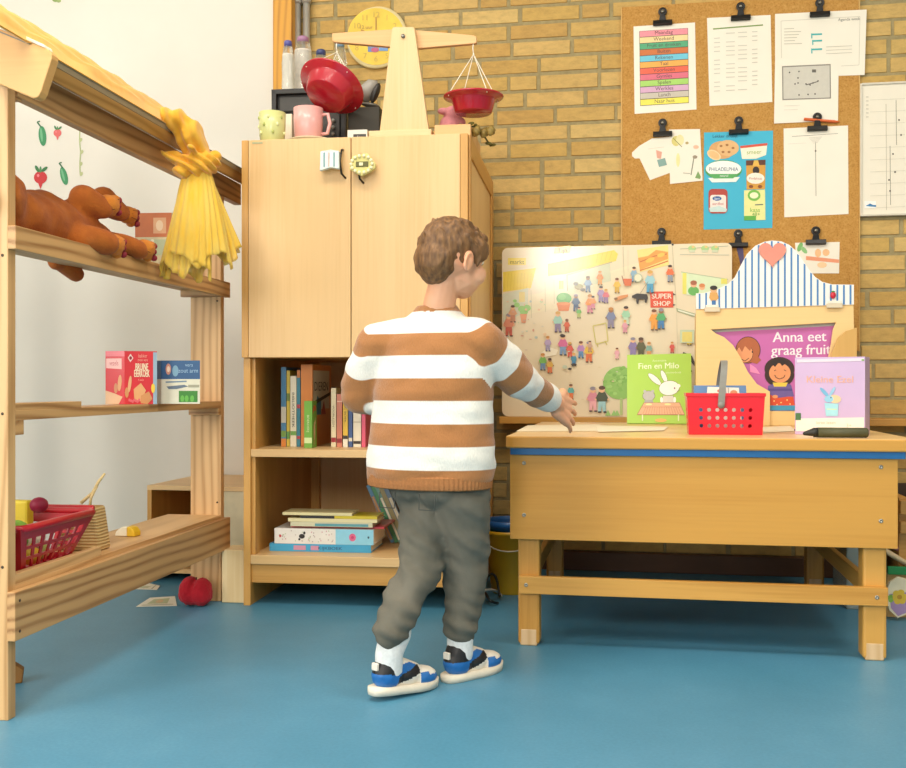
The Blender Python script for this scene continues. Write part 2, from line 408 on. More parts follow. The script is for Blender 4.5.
# vegetable transfers on the white wall
WY = -.0605
def sticker(name, label, cat, draw):
    m_ = MB(); a = Art(m_, planeY(WY-.0005), .5, 0, .0003); draw(a); o = m_.build(name); tag(o, label, cat, 'vegetable stickers on the white wall'); return o
def cucumber(cx, cy, h, t):
    def d(a):
        a.ell(cx, cy, h*.16, h*.42, '#3f8f5f', 18, t); a.ell(cx-1, cy-h*.05, h*.05, h*.3, '#6fb487', 12, t)
        a.line([(cx-h*.05, cy-h*.36), (cx-h*.22, cy-h*.58)], 1.4, '#2f6b45'); a.line([(cx-h*.22, cy-h*.58), (cx-h*.1, cy-h*.62)], 1.2, '#2f6b45')
    return d
def radish(cx, cy, r, col):
    def d(a):
        a.ell(cx, cy, r, r*.95, col, 20); a.poly([(cx-r*.4, cy+r*.7), (cx+r*.4, cy+r*.7), (cx+.4, cy+r*1.7), (cx-.3, cy+r*1.7)], col)
        a.ell(cx-r*.5, cy-r*1.3, r*.25, r*.6, '#3d7a4a', 10, -.5); a.ell(cx+r*.6, cy-r*1.25, r*.25, r*.6, '#3d7a4a', 10, .9); a.ell(cx, cy-r*1.2, r*.18, r*.5, '#4f8d5a', 10, 0)
        a.ell(cx-r*.35, cy-r*.3, r*.2, r*.25, '#e8808a', 10)
    return d
sticker('cucumber_sticker', 'thin green cucumber sticker, upper left of those on the white wall', 'sticker', cucumber(42.5, 136, 24, -.1))
sticker('radish_sticker', 'small faded pink radish sticker, upper right of those on the white wall', 'sticker', radish(57.5, 133, 4, '#dd6a68'))
sticker('radish_sticker', 'larger red radish sticker above the orange plush dog', 'sticker', radish(40.5, 177.5, 6.6, '#c83238'))
sticker('cucumber_sticker', 'dark green courgette sticker just above the back of the plush dog', 'sticker', cucumber(64, 176, 22, -.25))
def vine(a):
    pts = [(80, 128), (79.5, 140), (80.6, 152), (79.8, 164), (80.2, 174)]
    a.line(pts, 1.1, '#a9b47c')
    for u, v in pts[1:]: a.ell(u+1.2, v, 1.5, 2.4, '#b9c08c', 8, .5)
sticker('vine_sticker', 'thin pale green hanging vine sticker right of the radishes', 'sticker', vine)
sticker('leaf_sticker', 'small green leaf sticker high on the white wall at the photo top edge', 'sticker', lambda a: (a.ell(55, 0, 3, 2, '#8aa35a', 10, .3), a.ell(59, 1, 2.2, 1.6, '#9db06a', 10, -.3)))
# ================================================================= CORK BOARD AND WHAT HANGS ON IT
def cork_mat():
    m, nt, b = newmat('cork')
    v = N(nt, 'ShaderNodeTexVoronoi', Scale=160.0); nt.links.new(objco(nt), v.inputs['Vector'])
    n = N(nt, 'ShaderNodeTexNoise', Scale=55.0, Detail=6.0, Roughness=.8); nt.links.new(objco(nt), n.inputs['Vector'])
    mx = N(nt, 'ShaderNodeMix', data_type='FLOAT'); mx.inputs['Factor'].default_value = .6
    nt.links.new(v.outputs['Distance'], mx.inputs[2]); nt.links.new(n.outputs['Fac'], mx.inputs[3])
    nt.links.new(ramp(nt, mx.outputs[0], [(.25, lin('#9c6a2c')), (.42, lin('#bb8740')), (.6, lin('#c4924a')), (.8, lin('#cfa25c'))]), b.inputs['Base Color'])
    b.inputs['Roughness'].default_value = .9; bump(nt, b, n.outputs['Fac'], .3); return m
a0, a1 = onY(622, 7, -.02), onY(859, 330, -.02)
cx0, cx1, cz1 = a0.x, a1.x, a0.z; cz0 = onY(700, 352, -.02).z
cb = thing('cork_board', 'large brown cork pinboard on the yellow brick wall covered with clipped sheets', 'pinboard', ((cx0+cx1)/2, -.012, cz0))
m_ = MB(); m_.box(cx0, cx1, -.018, -.006, cz0, cz1, cork_mat()); m_.build('cork_panel', cb, .0015)
e = wood('edge', '#d2a65a', '#b98a3e', 'z', 6)
for x in (cx0-.004, cx1): m_ = MB(); m_.box(x, x+.004, -.0185, -.006, cz0, cz1, e); m_.build('edge_strip', cb)
# whiteboard
wz0 = onY(862, 214.5, -.02).z; wz1 = onY(862, 85.5, -.02).z; wx0 = cx1+.009
wb = thing('whiteboard', 'white planning board with fine lines hung right of the cork board', 'whiteboard', (wx0+.3, -.02, wz0))
m_ = MB(); m_.box(wx0, wx0+.62, -.02, -.006, wz0, wz1, plain('#efe6d2', .25, .01)); m_.build('writing_surface', wb)
m_ = MB(); fm = plain('#d8d0bd', .4, .03)
m_.box(wx0-.006, wx0, -.026, -.006, wz0-.006, wz1+.006, fm); m_.box(wx0, wx0+.62, -.026, -.006, wz0-.006, wz0, fm); m_.box(wx0, wx0+.62, -.026, -.006, wz1, wz1+.006, fm); m_.build('rim', wb, .001)
m_ = MB(); A = Art(m_, planeY(-.0205), .6)
for v in range(100, 212, 12): A.line([(870, v), (905, v-1.4)], .35, '#cfc8b4')
A.line([(886, 104), (886.5, 210)], .4, '#b9b19c'); A.line([(896, 100), (896.5, 145)], .5, '#8f8978'); A.line([(890, 146), (890.5, 205)], .5, '#8f8978')
for u, v in ((899, 120), (901, 135), (893, 154), (889, 180), (890, 191), (895, 172)): A.ell(u, v, .9, .9, '#5a554a', 8)
A.rect(864.5, 201, 876, 208, '#f4f1ea'); A.poly([(865.5, 206), (870, 203.5), (873, 205), (876, 205), (876, 207), (870, 206.6)], '#3f7fae')
for i in range(6): A.line([(866, 97+i*4), (868.5, 97+i*4)], .8, '#c2bba8')
m_.build('notes', wb)
PAPER = '#f2ead8'
LYR = [0]
def sheet(name, label, cat, quad, y=-.0186, art=None, th=.0006, col=PAPER, group='sheets clipped to the cork board', coat=0, curl=.0):
    """paper hanging on the board: outline in the wall plane"""
    m_ = MB(); pts = [onY(u, v, y) for u, v in quad]
    m_.prism([(p.x, p.y-th, p.z) for p in pts], (0, th, 0), plain(col, .6 if not coat else .3, .02, 8, coat=coat))
    if art:
        A = Art(m_, planeY(y-th-.0002), .6, coat); art(A)
    m_.flat = True
    o = m_.build(name); tag(o, label, cat, group); return o
def schedule(A):
    cols = ['#f0919c', '#f6d79a', '#4fa878', '#cf6f33', '#6cc5dd', '#f0ac4c', '#ee6245', '#df6b80', '#a9d566', '#d7a8c6', '#c9bfae', '#f2e355']
    n = len(cols); words = ['Maandag', 'Weekend', 'Fruit en drinken', 'Buiten', 'Rekenen', 'Taal', 'Voorlezen', 'Gymles', 'Spelen', 'Werkles', 'Lunch', 'Naar huis']
    P = lambda s, t: (639.3+(48.7-.0)*s + t*.9, 31.2+(105.9-31.2)*t + s*(-3.2+.2*t))
    A.poly([P(0, 0), P(1, 0), P(1, 1), P(0, 1)], '#4c4038')
    for i, c in enumerate(cols):
        t0 = i/n+.004; t1 = (i+1)/n-.004
        A.poly([P(.008, t0), P(.992, t0), P(.992, t1), P(.008, t1)], c)
        q = P(.5, (i+.72)/n); A.text(words[i], q[0], q[1], 5.2, '#4d3b3a', slope=-.06)
sheet('day_schedule_sheet', 'laminated day schedule with twelve coloured rows, top left of the cork board', 'sheet', [(633.5, 26.5), (695, 22.5), (696.5, 109.5), (634.6, 114)], art=schedule, coat=.6)
def listing(A):
    A.line([(713, 29), (763, 25)], 1.3, '#7f9a4e')
    for c, (u, w) in enumerate(((714, 10), (726, 11), (738, 9), (752, 9))):
        for r in range(14):
            if (r*7+c*3) % 5: A.line([(u, 34+r*4.4-c*.7), (u+w*(.6+.4*((r*3+c) % 3)/2), 33.6+r*4.4-c*.7)], .8, '#cfc8b8')
sheet('class_list_sheet', 'white list with a green line at its head, second sheet in the top row', 'sheet', [(707, 18), (770.6, 15), (772.3, 102), (709.5, 106)], art=listing)
def landscape(A):
    A.line([(781, 21), (860, 16.5), (859, 65), (841, 66)], .5, '#cfc7b4'); A.line([(781, 21), (781.5, 58)], .5, '#cfc7b4')
    A.text('Agenda week', 849, 20.5, 4, '#7d776a', slope=-.05)
    for i in range(6): A.line([(784, 29+i*3), (784+10+(i*7 % 9), 28.5+i*3)], .7, '#c5bda9')
    for u, v, w in ((812, 34.5, 10), (813, 41, 9), (812, 49.5, 10)): A.line([(u, v), (u+w, v-.4)], 1.6, '#3fb0ae'); A.line([(u-.4, v-1), (u-.2, v+4)], 1.1, '#3fb0ae')
    for i in range(3): A.line([(826, 47+i*3.4), (852, 45.8+i*3.4)], .6, '#cbc4b2')
sheet('landscape_plan_sheet', 'wide white plan with small teal marks, top right of the cork board', 'sheet', [(775, 14), (866.6, 9.6), (864.6, 75), (775, 78)], art=landscape)
def greybox(A):
    A.poly([(782, 66.2), (830.6, 64), (831, 98.5), (782.4, 100.2)], '#8d867b'); A.poly([(783.2, 67.4), (829.6, 65.3), (829.9, 97.5), (783.5, 99)], '#cfc9bb')
    for u, v in ((789.5, 72.5), (799, 71.5), (798, 78), (798, 83), (806, 84), (813, 83), (818, 81), (795, 84), (814, 71), (810, 85), (799, 95), (808, 94.5), (815, 94)): A.ell(u, v, .8, .9, '#4c463f', 6)
    A.line([(806, 85), (818, 81.5)], .8, '#5a544b'); A.rect(812, 69.5, 816, 72.5, '#6b655b')
    A.line([(784, 106), (800, 105.2)], .5, '#ddd5c4'); A.line([(784, 110), (798, 109.4)], .5, '#ddd5c4')
sheet('storyboard_sheet', 'white sheet with a grey framed picture overlapping the wide plan', 'sheet', [(775, 60), (838.7, 55.6), (838, 120.6), (774, 123.6)], y=-.0200, art=greybox)
# three little cards
sheet('cut_out_card', 'cream cut-out card tilted left under the small drawing card', 'card', [(632, 152.5), (639, 146), (652, 138.5), (669, 137), (671, 172.5), (650, 180.2), (639.5, 158.3), (635, 158.6), (632, 156)],
      art=lambda A: (A.poly([(657, 160), (665, 158), (667, 165), (659, 167)], '#86a8a0'), A.poly([(656, 150), (662, 152), (661, 159), (657, 158)], '#dfa48e'), A.line([(648, 149), (664, 147)], .4, '#d9cdb6')))
def littlecard(A):
    A.ell(676, 141, 4.5, 5.2, '#d9cb7a', 12); A.ell(680, 140, 4, 5.5, '#e8dfa6', 12); A.line([(673, 138), (682, 147)], .7, '#8a8a4a'); A.ell(687, 143, 1.8, 1.4, '#b9a46a', 8)
    A.line([(694, 157), (691, 175)], 1.1, '#8f8f7c'); A.ell(695, 157, 2.5, 1.8, '#9a8c74', 8); A.poly([(695, 178), (698, 171), (701, 177), (700, 179)], '#7fa262'); A.ell(678, 160, 2, 7, '#efe3a2', 10)
    A.line([(683, 173), (690, 173.5)], .6, '#9c957e'); A.ell(696, 147, 3, 2, '#eebd9c', 8)
sheet('drawing_card', 'small square card with faint coloured drawings left of the blue collage', 'card', [(669, 129.6), (700, 129), (702.6, 180.7), (670, 184)], y=-.0200, art=littlecard)
def collage(A):
    A.text('Lekker ontbijt', 725, 137.5, 4.4, '#28506e', slope=-.02)
    A.ell(722, 150, 13, 9, '#d9a468', 18); A.ell(728, 148, 11, 8, '#e3b57c', 18); A.ell(714, 155, 7.5, 4.6, '#efcf9c', 14, .5); A.ell(714, 155, 6, 3.4, '#e8bd82', 14, .5)
    for u, v in ((721, 146), (727, 145), (733, 148), (729, 152), (723, 152)): A.ell(u, v, 1.6, 1.2, '#a8703c', 8)
    A.poly([(740, 146), (767.5, 143), (766, 155), (756, 158.8), (742, 159)], '#f3ecd2'); A.poly([(740, 146), (767.5, 143), (767.3, 145.5), (740.4, 148.4)], '#d9563f'); A.text('smeer', 754, 154, 6, '#8fae3c', slope=-.05)
    A.ell(723.5, 170, 18.5, 10, '#4a9c52', 24); A.ell(723.5, 168.8, 17.8, 8, '#f1f3ec', 24); A.text('PHILADELPHIA', 723.5, 171, 5.2, '#2d4a6c', sx=.86); A.poly([(708, 178), (740, 177), (736, 182), (712, 182.5)], '#e9efe6')
    A.poly([(708, 174), (739, 174), (733, 178.4), (714, 178.6)], '#57a85c'); A.text('naturel', 724, 176.8, 3, '#f1f3ec')
    A.poly([(746, 160.5), (765.5, 159.8), (765, 189), (746.6, 189.6)], '#d49a3c'); A.poly([(746, 160.5), (765.5, 159.8), (765.4, 165), (746, 165.6)], '#5e3420'); A.ell(756, 170.5, 3.4, 4, '#2f2320', 12); A.poly([(754, 160.5), (758, 160.3), (759.5, 166), (752.5, 166)], '#e5b64e')
    A.ell(755.5, 178.4, 9, 5.6, '#f4ead8', 16); A.text('Pindakaas', 755.5, 179.6, 3.3, '#b2483a'); A.ell(751, 186.6, 2.3, 1.7, '#8a4a22', 8); A.ell(760, 186.6, 2.3, 1.7, '#8a4a22', 8)
    A.poly([(744, 190.4), (765, 189.6), (765.4, 220), (744, 220.5)], '#e9e79a'); A.poly([(744, 216), (756, 215.8), (756, 220.3), (744, 220.5)], '#5fae46'); A.ell(754, 195.5, 6.4, 5.6, '#74b84a', 16); A.ell(754, 195.5, 4.4, 3.2, '#eef0c6', 12)
    A.text('kaas', 755, 212, 6, '#6fae36'); A.text('48+', 756, 216, 5, '#5a9a34'); A.line([(755, 205), (763, 204.6)], 1, '#46565e')
    A.poly(rp(708.5, 189, 727.5, 213.5, 4), '#b2453a'); A.poly(rp(710, 195, 726, 211, 2.5), '#efe2d8'); A.ell(717, 198.6, 4.6, 2.3, '#2e5f9c', 14); A.text('Jam', 717, 199.8, 3.6, '#eef2f6'); A.text('aardbei', 718, 205, 3.8, '#c05a58'); A.poly([(709, 208), (719, 206), (727, 209), (726, 212), (710, 212)], '#c9ddd8')
def rp(x0, y0, x1, y1, r): return [(u, v) for u, v in rrect(x0, x1, y0, y1, r, 4)]
sheet('food_collage_sheet', 'bright blue sheet pasted with pictures of food packages', 'collage', [(704, 132.5), (773, 130.6), (772.4, 228), (703.6, 229.6)], art=collage, col='#3fb4d2')
def lined(A):
    A.line([(792, 136.5), (838, 133.5)], .5, '#a39c8e'); A.line([(815.5, 142), (816, 196)], .6, '#9a9386'); A.ell(815.6, 151, .9, .9, '#6b655a', 8)
    for i in range(5): A.line([(809+i, 138+i*1.3), (822-i, 137+i*1.3)], .4, '#c9c2b2')
    A.line([(788, 144), (806, 143)], .4, '#ddd6c6')
sheet('timeline_sheet', 'white sheet with one thin vertical pencil line, right of the blue collage', 'sheet', [(783.6, 128.5), (848, 125.5), (848.5, 214), (784.3, 217.3)], art=lined)
sheet('ribbon_drawing_card', 'small card drawn with an orange bow, partly behind the striped stand top', 'card', [(795, 242.8), (839.6, 242), (839, 273.4), (797, 273.4)],
      art=lambda A: (A.poly([(806, 256), (839, 259.5), (839, 263), (806, 260)], '#ec9a74'), A.ell(818, 253, 3.2, 4.4, '#f3c08c', 10), A.ell(826, 252.5, 3.6, 3.6, '#f3c08c', 10), A.ell(822, 265, 5, 3, '#f6cfa0', 10), A.ell(800, 247, 2.4, 5, '#7fb86c', 10, .4), A.ell(804, 250, 2.2, 4.4, '#93c681', 10, -.7)))
m_ = MB(); A = Art(m_, planeY(-.0215)); pts = [onY(u, v, -.021) for u, v in ((736.5, 248), (743, 247.5), (745, 273), (741, 274), (740, 262))]
m_.prism([tuple(p) for p in pts], (0, .002, 0), plain('#5c5478', .8, .1, 40)); o = m_.build('purple_strap'); tag(o, 'dark purple fabric strap hanging from a clip beside the big picture board', 'strap')
# orange pencil-like ribbon behind the clip
pa, pb = onY(804, 119, -.026), onY(840, 122, -.026)
m_ = MB(); m_.tube([pa, pa.lerp(pb, .85), pb], [.005, .005, .001], plain('#d9662e', .5, .05), 8); o = m_.build('orange_crayon'); tag(o, 'orange crayon wedged behind the clip of the pencil-line sheet', 'crayon')
# ---- bulldog clips
BLK = plain('#16120f', .35, .1, 30, metal=.2, name='black_metal')
def clip(M, label):
    t = thing('bulldog_clip', label, 'clip', M, 'black clips on the cork board')
    k = MB(M); k.prism([(-.034, -.016, 0), (-.034, -.004, -.004), (-.034, 0, .013), (-.034, -.012, .015)], (.068, 0, 0), BLK); k.build('jaw', t, .001)
    k = MB(M); k.prism([(-.013, -.008, .012), (.013, -.008, .012), (.009, -.010, .034), (-.009, -.010, .034)], (0, .004, 0), BLK)
    T = Matrix.Translation((0, -.006, .046)) @ rot('X', 90)
    k.lathe([(.005, -.003), (.0155, -.003), (.0155, .003), (.005, .003), (.005, -.003)], BLK, T, 20); k.build('grip', t, .0006)
    k = MB(M); k.lathe([(.0, -.006), (.006, -.005), (.006, .008), (0, .008)], plain('#8c877c', .3, .03, metal=.9), T, 12); k.build('pin', t)
    return t
CL = [(662.5, 25, 'black clip holding the coloured day schedule'), (740.5, 20, 'black clip holding the white class list'), (819.5, 16.5, 'black clip holding the wide plan at the top right'),
      (662.5, 136, 'black clip holding the two small cream cards'), (738.5, 134, 'black clip holding the blue food collage'), (817, 130.5, 'black clip holding the pencil-line sheet'),
      (661.5, 245, 'black clip peeking up behind the big picture board'), (738, 247, 'black clip with the purple strap beside the big picture board'), (815.5, 244, 'black clip holding the orange bow card')]
for i, (u, v, lab) in enumerate(CL):
    p = onY(u, v, -.0205); M = frame(p.x, p.y, p.z)
    if i == 0: c0 = clip(M, lab)
    else: tag(copytree(c0, M), lab, 'clip', 'black clips on the cork board')
# ---- round wooden clock
p = onY(376, 36.5, -.03); ck = thing('wall_clock', 'round yellow play clock on the brick wall behind the balance', 'clock', (p.x, -.005, p.z))
T = Matrix.Translation((p.x, -.005, p.z)) @ rot('X', 90)
m_ = MB(); m_.lathe([(0, 0), (.115, 0), (.118, .006), (.118, .014), (.114, .018), (0, .018)], plain('#e0cf9a', .5, .05), T, 48); m_.build('case', ck)
m_ = MB(); A = Art(m_, planeY(-.0238), .5)
A.ell(376, 36.5, 28.5, 28.5, plain('#e9c743', .5, .1, 14), 40)
for h in range(1, 13):
    an = h*PI/6; A.text(str(h), 376+22*math.sin(an), 36.5-22*math.cos(an)+3, 8, '#c9a94a')
A.rect(368, 46, 378, 52, '#6e86b4'); A.ell(375, 50, 4, 2.4, '#c25a7a', 10); A.rect(379, 47, 388, 51, '#6f9ad0'); A.text('12 uur', 366, 29, 5, '#b08a4a'); m_.build('dial', ck)
m_ = MB(); A = Art(m_, planeY(-.026), .5); A.line([(376, 36.5), (361, 30)], 1.6, '#b88a3c'); A.line([(376, 36.5), (376, 17)], 1.2, '#b88a3c'); A.ell(376, 36.5, 2, 2, '#7c5a2c', 12); m_.build('hand', ck)
# ================================================================= TALL CABINET
BIRCH = lambda ax: wood('birch', '#e0ba82', '#d3a76a', ax, 3.2, .4, False, .75)
EDGE = lambda ax: wood('beech_edge', '#cf9b50', '#b98438', ax, 6, .42, False, .8)
cf = onZ(243.5, 605.5, 0)
CM = frame(cf.x, cf.y, 0, 2.5)
Lc = lambda px, py, y=0.0: onp(CM, 1, y, px, py)
CW = Lc(468.5, 300).x; CDP = .74; CH = Lc(300, 140).z
cab = thing('tall_cabinet', 'tall pale birch cabinet with two upper doors and open shelves below', 'cabinet', CM)
T_ = .022
z_d = Lc(300, 357.5).z; z_s = Lc(300, 449.5, 0).z; z_b = Lc(300, 556, 0).z; z_k = Lc(300, 584.5, 0).z; z_k1 = z_b-.028
c = MB(CM)
c.box(0, T_, 0, CDP, 0, CH, EDGE('z')); c.build('side_panel', cab, .0015)
c = MB(CM)
c.box(CW-T_+.004, CW, .0, CDP, 0, CH, BIRCH('z')); c.build('side_panel', cab, .0015)
c = MB(CM); E_ = EDGE('z')
for y0, y1, za, zb in ((0, .03, 0, CH), (CDP-.06, CDP, 0, CH)): c.box(CW, CW+.006, y0, y1, za, zb, E_)
E_ = EDGE('y'); c.box(CW, CW+.006, .03, CDP-.06, CH-.06, CH, E_); c.box(CW, CW+.006, .03, CDP-.06, 0, .08, E_); c.build('side_frame', cab, .001)
c = MB(CM); c.box(T_, CW-T_, .02, CDP, CH-.02, CH-.001, BIRCH('x')); c.build('top_panel', cab)
c = MB(CM); c.box(T_, CW-T_+.004, CDP-.008, CDP-.001, .06, CH-.02, BIRCH('z')); c.build('back_panel', cab)
c = MB(CM); c.box(T_, T_+.03, CDP-.04, CDP-.008, z_b, z_d, EDGE('z')); c.build('corner_batten', cab, .001)
c = MB(CM); c.box(T_, T_+.012, .012, .05, z_b, z_d, EDGE('z')); c.build('front_batten', cab, .001)
c = MB(CM); c.box(T_, CW-T_, .006, CDP-.02, z_d, z_d+.018, EDGE('x')); c.build('inner_deck', cab, .001)
c = MB(CM); c.box(T_, CW-T_+.004, .002, CDP-.02, z_s-.024, z_s, BIRCH('x')); c.build('shelf', cab, .0015)
c = MB(CM); c.box(T_, CW-T_+.004, .0, CDP-.02, z_k1, z_b, BIRCH('x')); c.build('shelf', cab, .0015)
c = MB(CM); c.box(T_, CW-T_+.004, .012, .03, z_k, z_k1, EDGE('x')); c.build('plinth_rail', cab, .001)
xs = Lc(351, 250, -.018).x; xe = Lc(460, 250, -.018).x
def door(x0, x1, hx, hz):
    c = MB(CM); c.box(x0, x1, -.018, -.001, z_d, CH, BIRCH('z')); d = c.build('door', cab, .0015); return d
dl = door(Lc(250, 300, -.018).x-.005, xs-.0012, 0, 0); dr = door(xs+.0012, xe, 0, 0)
c = MB(CM); c.box(0, Lc(250, 300, -.018).x-.006, -.018, 0, z_d-.0, CH, EDGE('z')); c.build('face_strip', cab, .001)
c = MB(CM); c.box(xe+.001, CW, -.018, 0, 0, CH, EDGE('z')); c.build('face_strip', cab, .001)
def handle(d, px, py, pad):
    p = Lc(px, py, -.018); h = MB(CM)
    h.tube([(p.x, -.018, p.z+.04), (p.x, -.035, p.z+.036), (p.x-.004, -.042, p.z), (p.x, -.036, p.z-.036), (p.x+.008, -.018, p.z-.046)], .0032, plain('#4a443c', .35, .05, metal=.9), 8)
    hh = h.build('handle', d); k = MB(CM); pad(k, p); k.build('fabric_pad', hh, .002)
def pad1(k, p):
    m1, m2 = plain('#dce6e0', .8, .05, 50), plain('#86a9ac', .8, .05, 40)
    k.prism([(p.x-.062, -.05, p.z+.03), (p.x-.03, -.052, p.z+.034), (p.x-.005, -.05, p.z+.03), (p.x-.004, -.05, p.z-.024), (p.x-.03, -.052, p.z-.02), (p.x-.064, -.05, p.z-.028)], (0, .016, 0), m1)
    for dx, c_ in ((-.052, m2), (-.038, plain('#cdb4a8', .8)), (-.022, m2)): k.box(p.x+dx, p.x+dx+.005, -.053, -.049, p.z-.018, p.z+.026, c_)
def pad2(k, p):
    m1, m2, m3 = plain('#d8cf86', .8, .08, 50), plain('#efe8bc', .8, .05, 40), plain('#66643e', .8)
    k.prism([(p.x-.03+.002*math.sin(i*3), -.05, 0) if 0 else (p.x+(.038+.004*math.cos(i*2.1))*math.cos(i*PI/8)+.01, -.052, p.z+(.032+.003*math.cos(i*2.1))*math.sin(i*PI/8)+.004) for i in range(16)], (0, .014, 0), m1)
    for i in range(14): a = i*PI/7; k.ell((p.x+.01+.032*math.cos(a), -.054, p.z+.004+.025*math.sin(a)), .0055, m2, nu=8, nv=6)
    k.box(p.x-.008, p.x+.03, -.0545, -.051, p.z-.004, p.z+.012, m3); k.box(p.x+.002, p.x+.014, -.056, -.053, p.z-.001, p.z+.009, m2)
handle(dl, 343, 163, pad1); handle(dr, 361, 168, pad2)
c = MB(CM); q = Lc(253, 143, -.0185); c.box(q.x-.002, q.x+.03, -.0192, -.018, q.z-.003, q.z+.003, plain('#a8a67c', .5)); c.build('name_sticker', dl)

# ---------------- books
PG = plain('#e9e2cf', .8, .05, 200, name='page_block')
def book(label, M, w, h, d, col, group, spine=None, front=None, coat=.2, pages=True):
    """standing book: spine at local y=0 facing -y, w thick (x), h tall, d deep"""
    t = thing('book', label, 'book', M, group); mt = plain(col, .4, .05, 20, coat=coat); b = MB(M); k = .0018 if w > .007 else w*.2
    b.box(0, w, 0, .0022, 0, h, mt); b.box(0, k, .0022, d, 0, h, mt); b.box(w-k, w, .0022, d, 0, h, mt)
    if spine: A = Art(b, lambda u, v, l: V((u*w, -l, v*h)), .5); spine(A)
    if front: A = Art(b, lambda u, v, l: V((w+l, u*d, v*h)), .5); front(A)
    b.build('cover', t)
    if pages: b = MB(M); b.box(k, w-k, .0024, d-.004, .003, h-.003, PG); b.build('pages', t)
    return t
zs = z_s+.0005
G1 = 'books standing on the upper open shelf'
def sb(px0, px1, ytop, base_y, col, lab, spine=None, front=None, d=.2):
    """a book whose spine shows between px0..px1, standing on the upper shelf, its spine at local depth base_y"""
    a, b = Lc(px0, 446, base_y), Lc(px1, 446, base_y); tp = Lc(px0, ytop, base_y)
    return book(lab, CM @ Matrix.Translation((a.x+.0004, base_y, zs)), b.x-a.x-.0012, tp.z-zs, d, col, G1, spine, front)
def writing(t, c, n=.5, h=.5):
    def f(A):
        vs, fs = glyphs(t); A.k += 1; L = max(p.x for p in vs)-min(p.x for p in vs)
        sc = h*.9/L; A.mb.add([A.mp(.5-.32*0+ (p.y-.35)*n*1.1, .52-p.x*sc, A.k*A.eps) for p in vs], fs, A.mat(c))
    return f
def bands(*bs):
    def f(A):
        for v0, v1, c in bs: A.poly([(0.02, v0), (.98, v0), (.98, v1), (.02, v1)], c)
    return f
def both(*fs):
    def f(A):
        for g in fs: g(A)
    return f
sb(281, 286.3, 367, .13, '#4c87b0', 'thin light blue book, leftmost on the upper open shelf', both(bands((0, .1, '#e08a3a'), (.12, .2, '#7aa04c'), (.3, .5, '#d8d2c0'))))
sb(286.5, 290, 370.5, .13, '#d0b63a', 'very thin yellow-green book, second from the left on the upper shelf', bands((.1, .2, '#5a9448'), (.6, .7, '#6a7f34')))
sb(290.2, 296.6, 376, .13, '#e6dcc0', 'cream spined book with dark writing up the spine and a green band', both(writing('BIBLIOTHEEK', '#3a3428', .5, .55), bands((.16, .22, '#6fa04a'))))
sb(296.8, 300.5, 370, .13, '#2f7f92', 'narrow teal book between the cream spine and the orange dictionary', bands((.1, .14, '#b23a4a'), (.5, .55, '#b23a4a'), (.9, 1, '#c87b3a')))
def dicfront(A):
    A.poly([(.04, .45), (.9, .45), (.9, .93), (.04, .93)], '#d9cdb4'); A.poly([(.04, .38), (.45, .38), (.45, .55), (.25, .62)], '#2f7f9c'); A.poly([(.45, .38), (.7, .38), (.6, .56)], '#b23f34'); A.poly([(.06, .5), (.95, .62), (.95, .66), (.06, .55)], '#2c2620')
    vs, fs = glyphs('DIEREN'); A.k += 1; A.mb.add([A.mp(.46+p.x*.22, .68+p.y*.16, A.k*A.eps) for p in vs], fs, A.mat('#2c2620'))
sb(300.8, 312.6, 364.5, .13, '#d9822e', 'tall thick orange book with a pale picture on its cover', bands((.0, .03, '#c06c20')), dicfront, d=.24)
def grfront(A):
    A.poly([(.15, .72), (.4, .8), (.85, .78), (.85, .88), (.4, .92), (.15, .82)], '#c9683a'); A.ell(.5, .36, .2, .2, '#c8b083', 16); A.ell(.68, .55, .1, .06, '#c8b083', 12); A.poly([(.36, .25), (.42, .25), (.42, .06), (.36, .06)], '#c8b083'); A.poly([(.56, .25), (.62, .25), (.62, .06), (.56, .06)], '#c8b083'); A.ell(.76, .62, .04, .02, '#efe6cc', 8)
sb(304, 312.3, 401, .07, '#6fa83c', 'short bright green book with an animal cover standing before the orange one', both(bands((.1, .22, '#cfe0a4')), writing('BOERDERIJ', '#dfe8b0', .35, .4)), grfront, d=.055)
sb(331, 336.2, 388, .13, '#e3d6b0', 'cream slim book with a dark red band near its foot', both(bands((.08, .16, '#9c2a30')), writing('VOORLEZEN', '#7a7058', .5, .4)))
sb(336.6, 342.2, 394, .13, '#cf7c62', 'salmon pink book right of the cream slim book', bands((.08, .16, '#8e222c'), (.85, .87, '#e8c0a8')))
sb(342.8, 348, 379.5, .13, '#e0b83c', 'yellow narrow book taller than the salmon pink one beside it', both(bands((.0, .12, '#e8e2d0'), (.12, .17, '#3a3028')), writing('ABC BOEK', '#7c5c20', .5, .35)))
sb(348.4, 352.6, 389, .13, '#41598c', 'navy blue narrow book right of the yellow one', bands((.1, .16, '#d8d2c0')))
sb(353.2, 361.2, 406, .13, '#e6dcc6', 'low cream book next to the thin pink one on the upper shelf', bands((.08, .15, '#3c2f28'), (.6, .62, '#b8a888')))
sb(361.6, 365.6, 402, .13, '#dd5a78', 'thin hot pink book, rightmost one seen left of the child')
G2 = 'books lying in a pile on the bottom shelf'
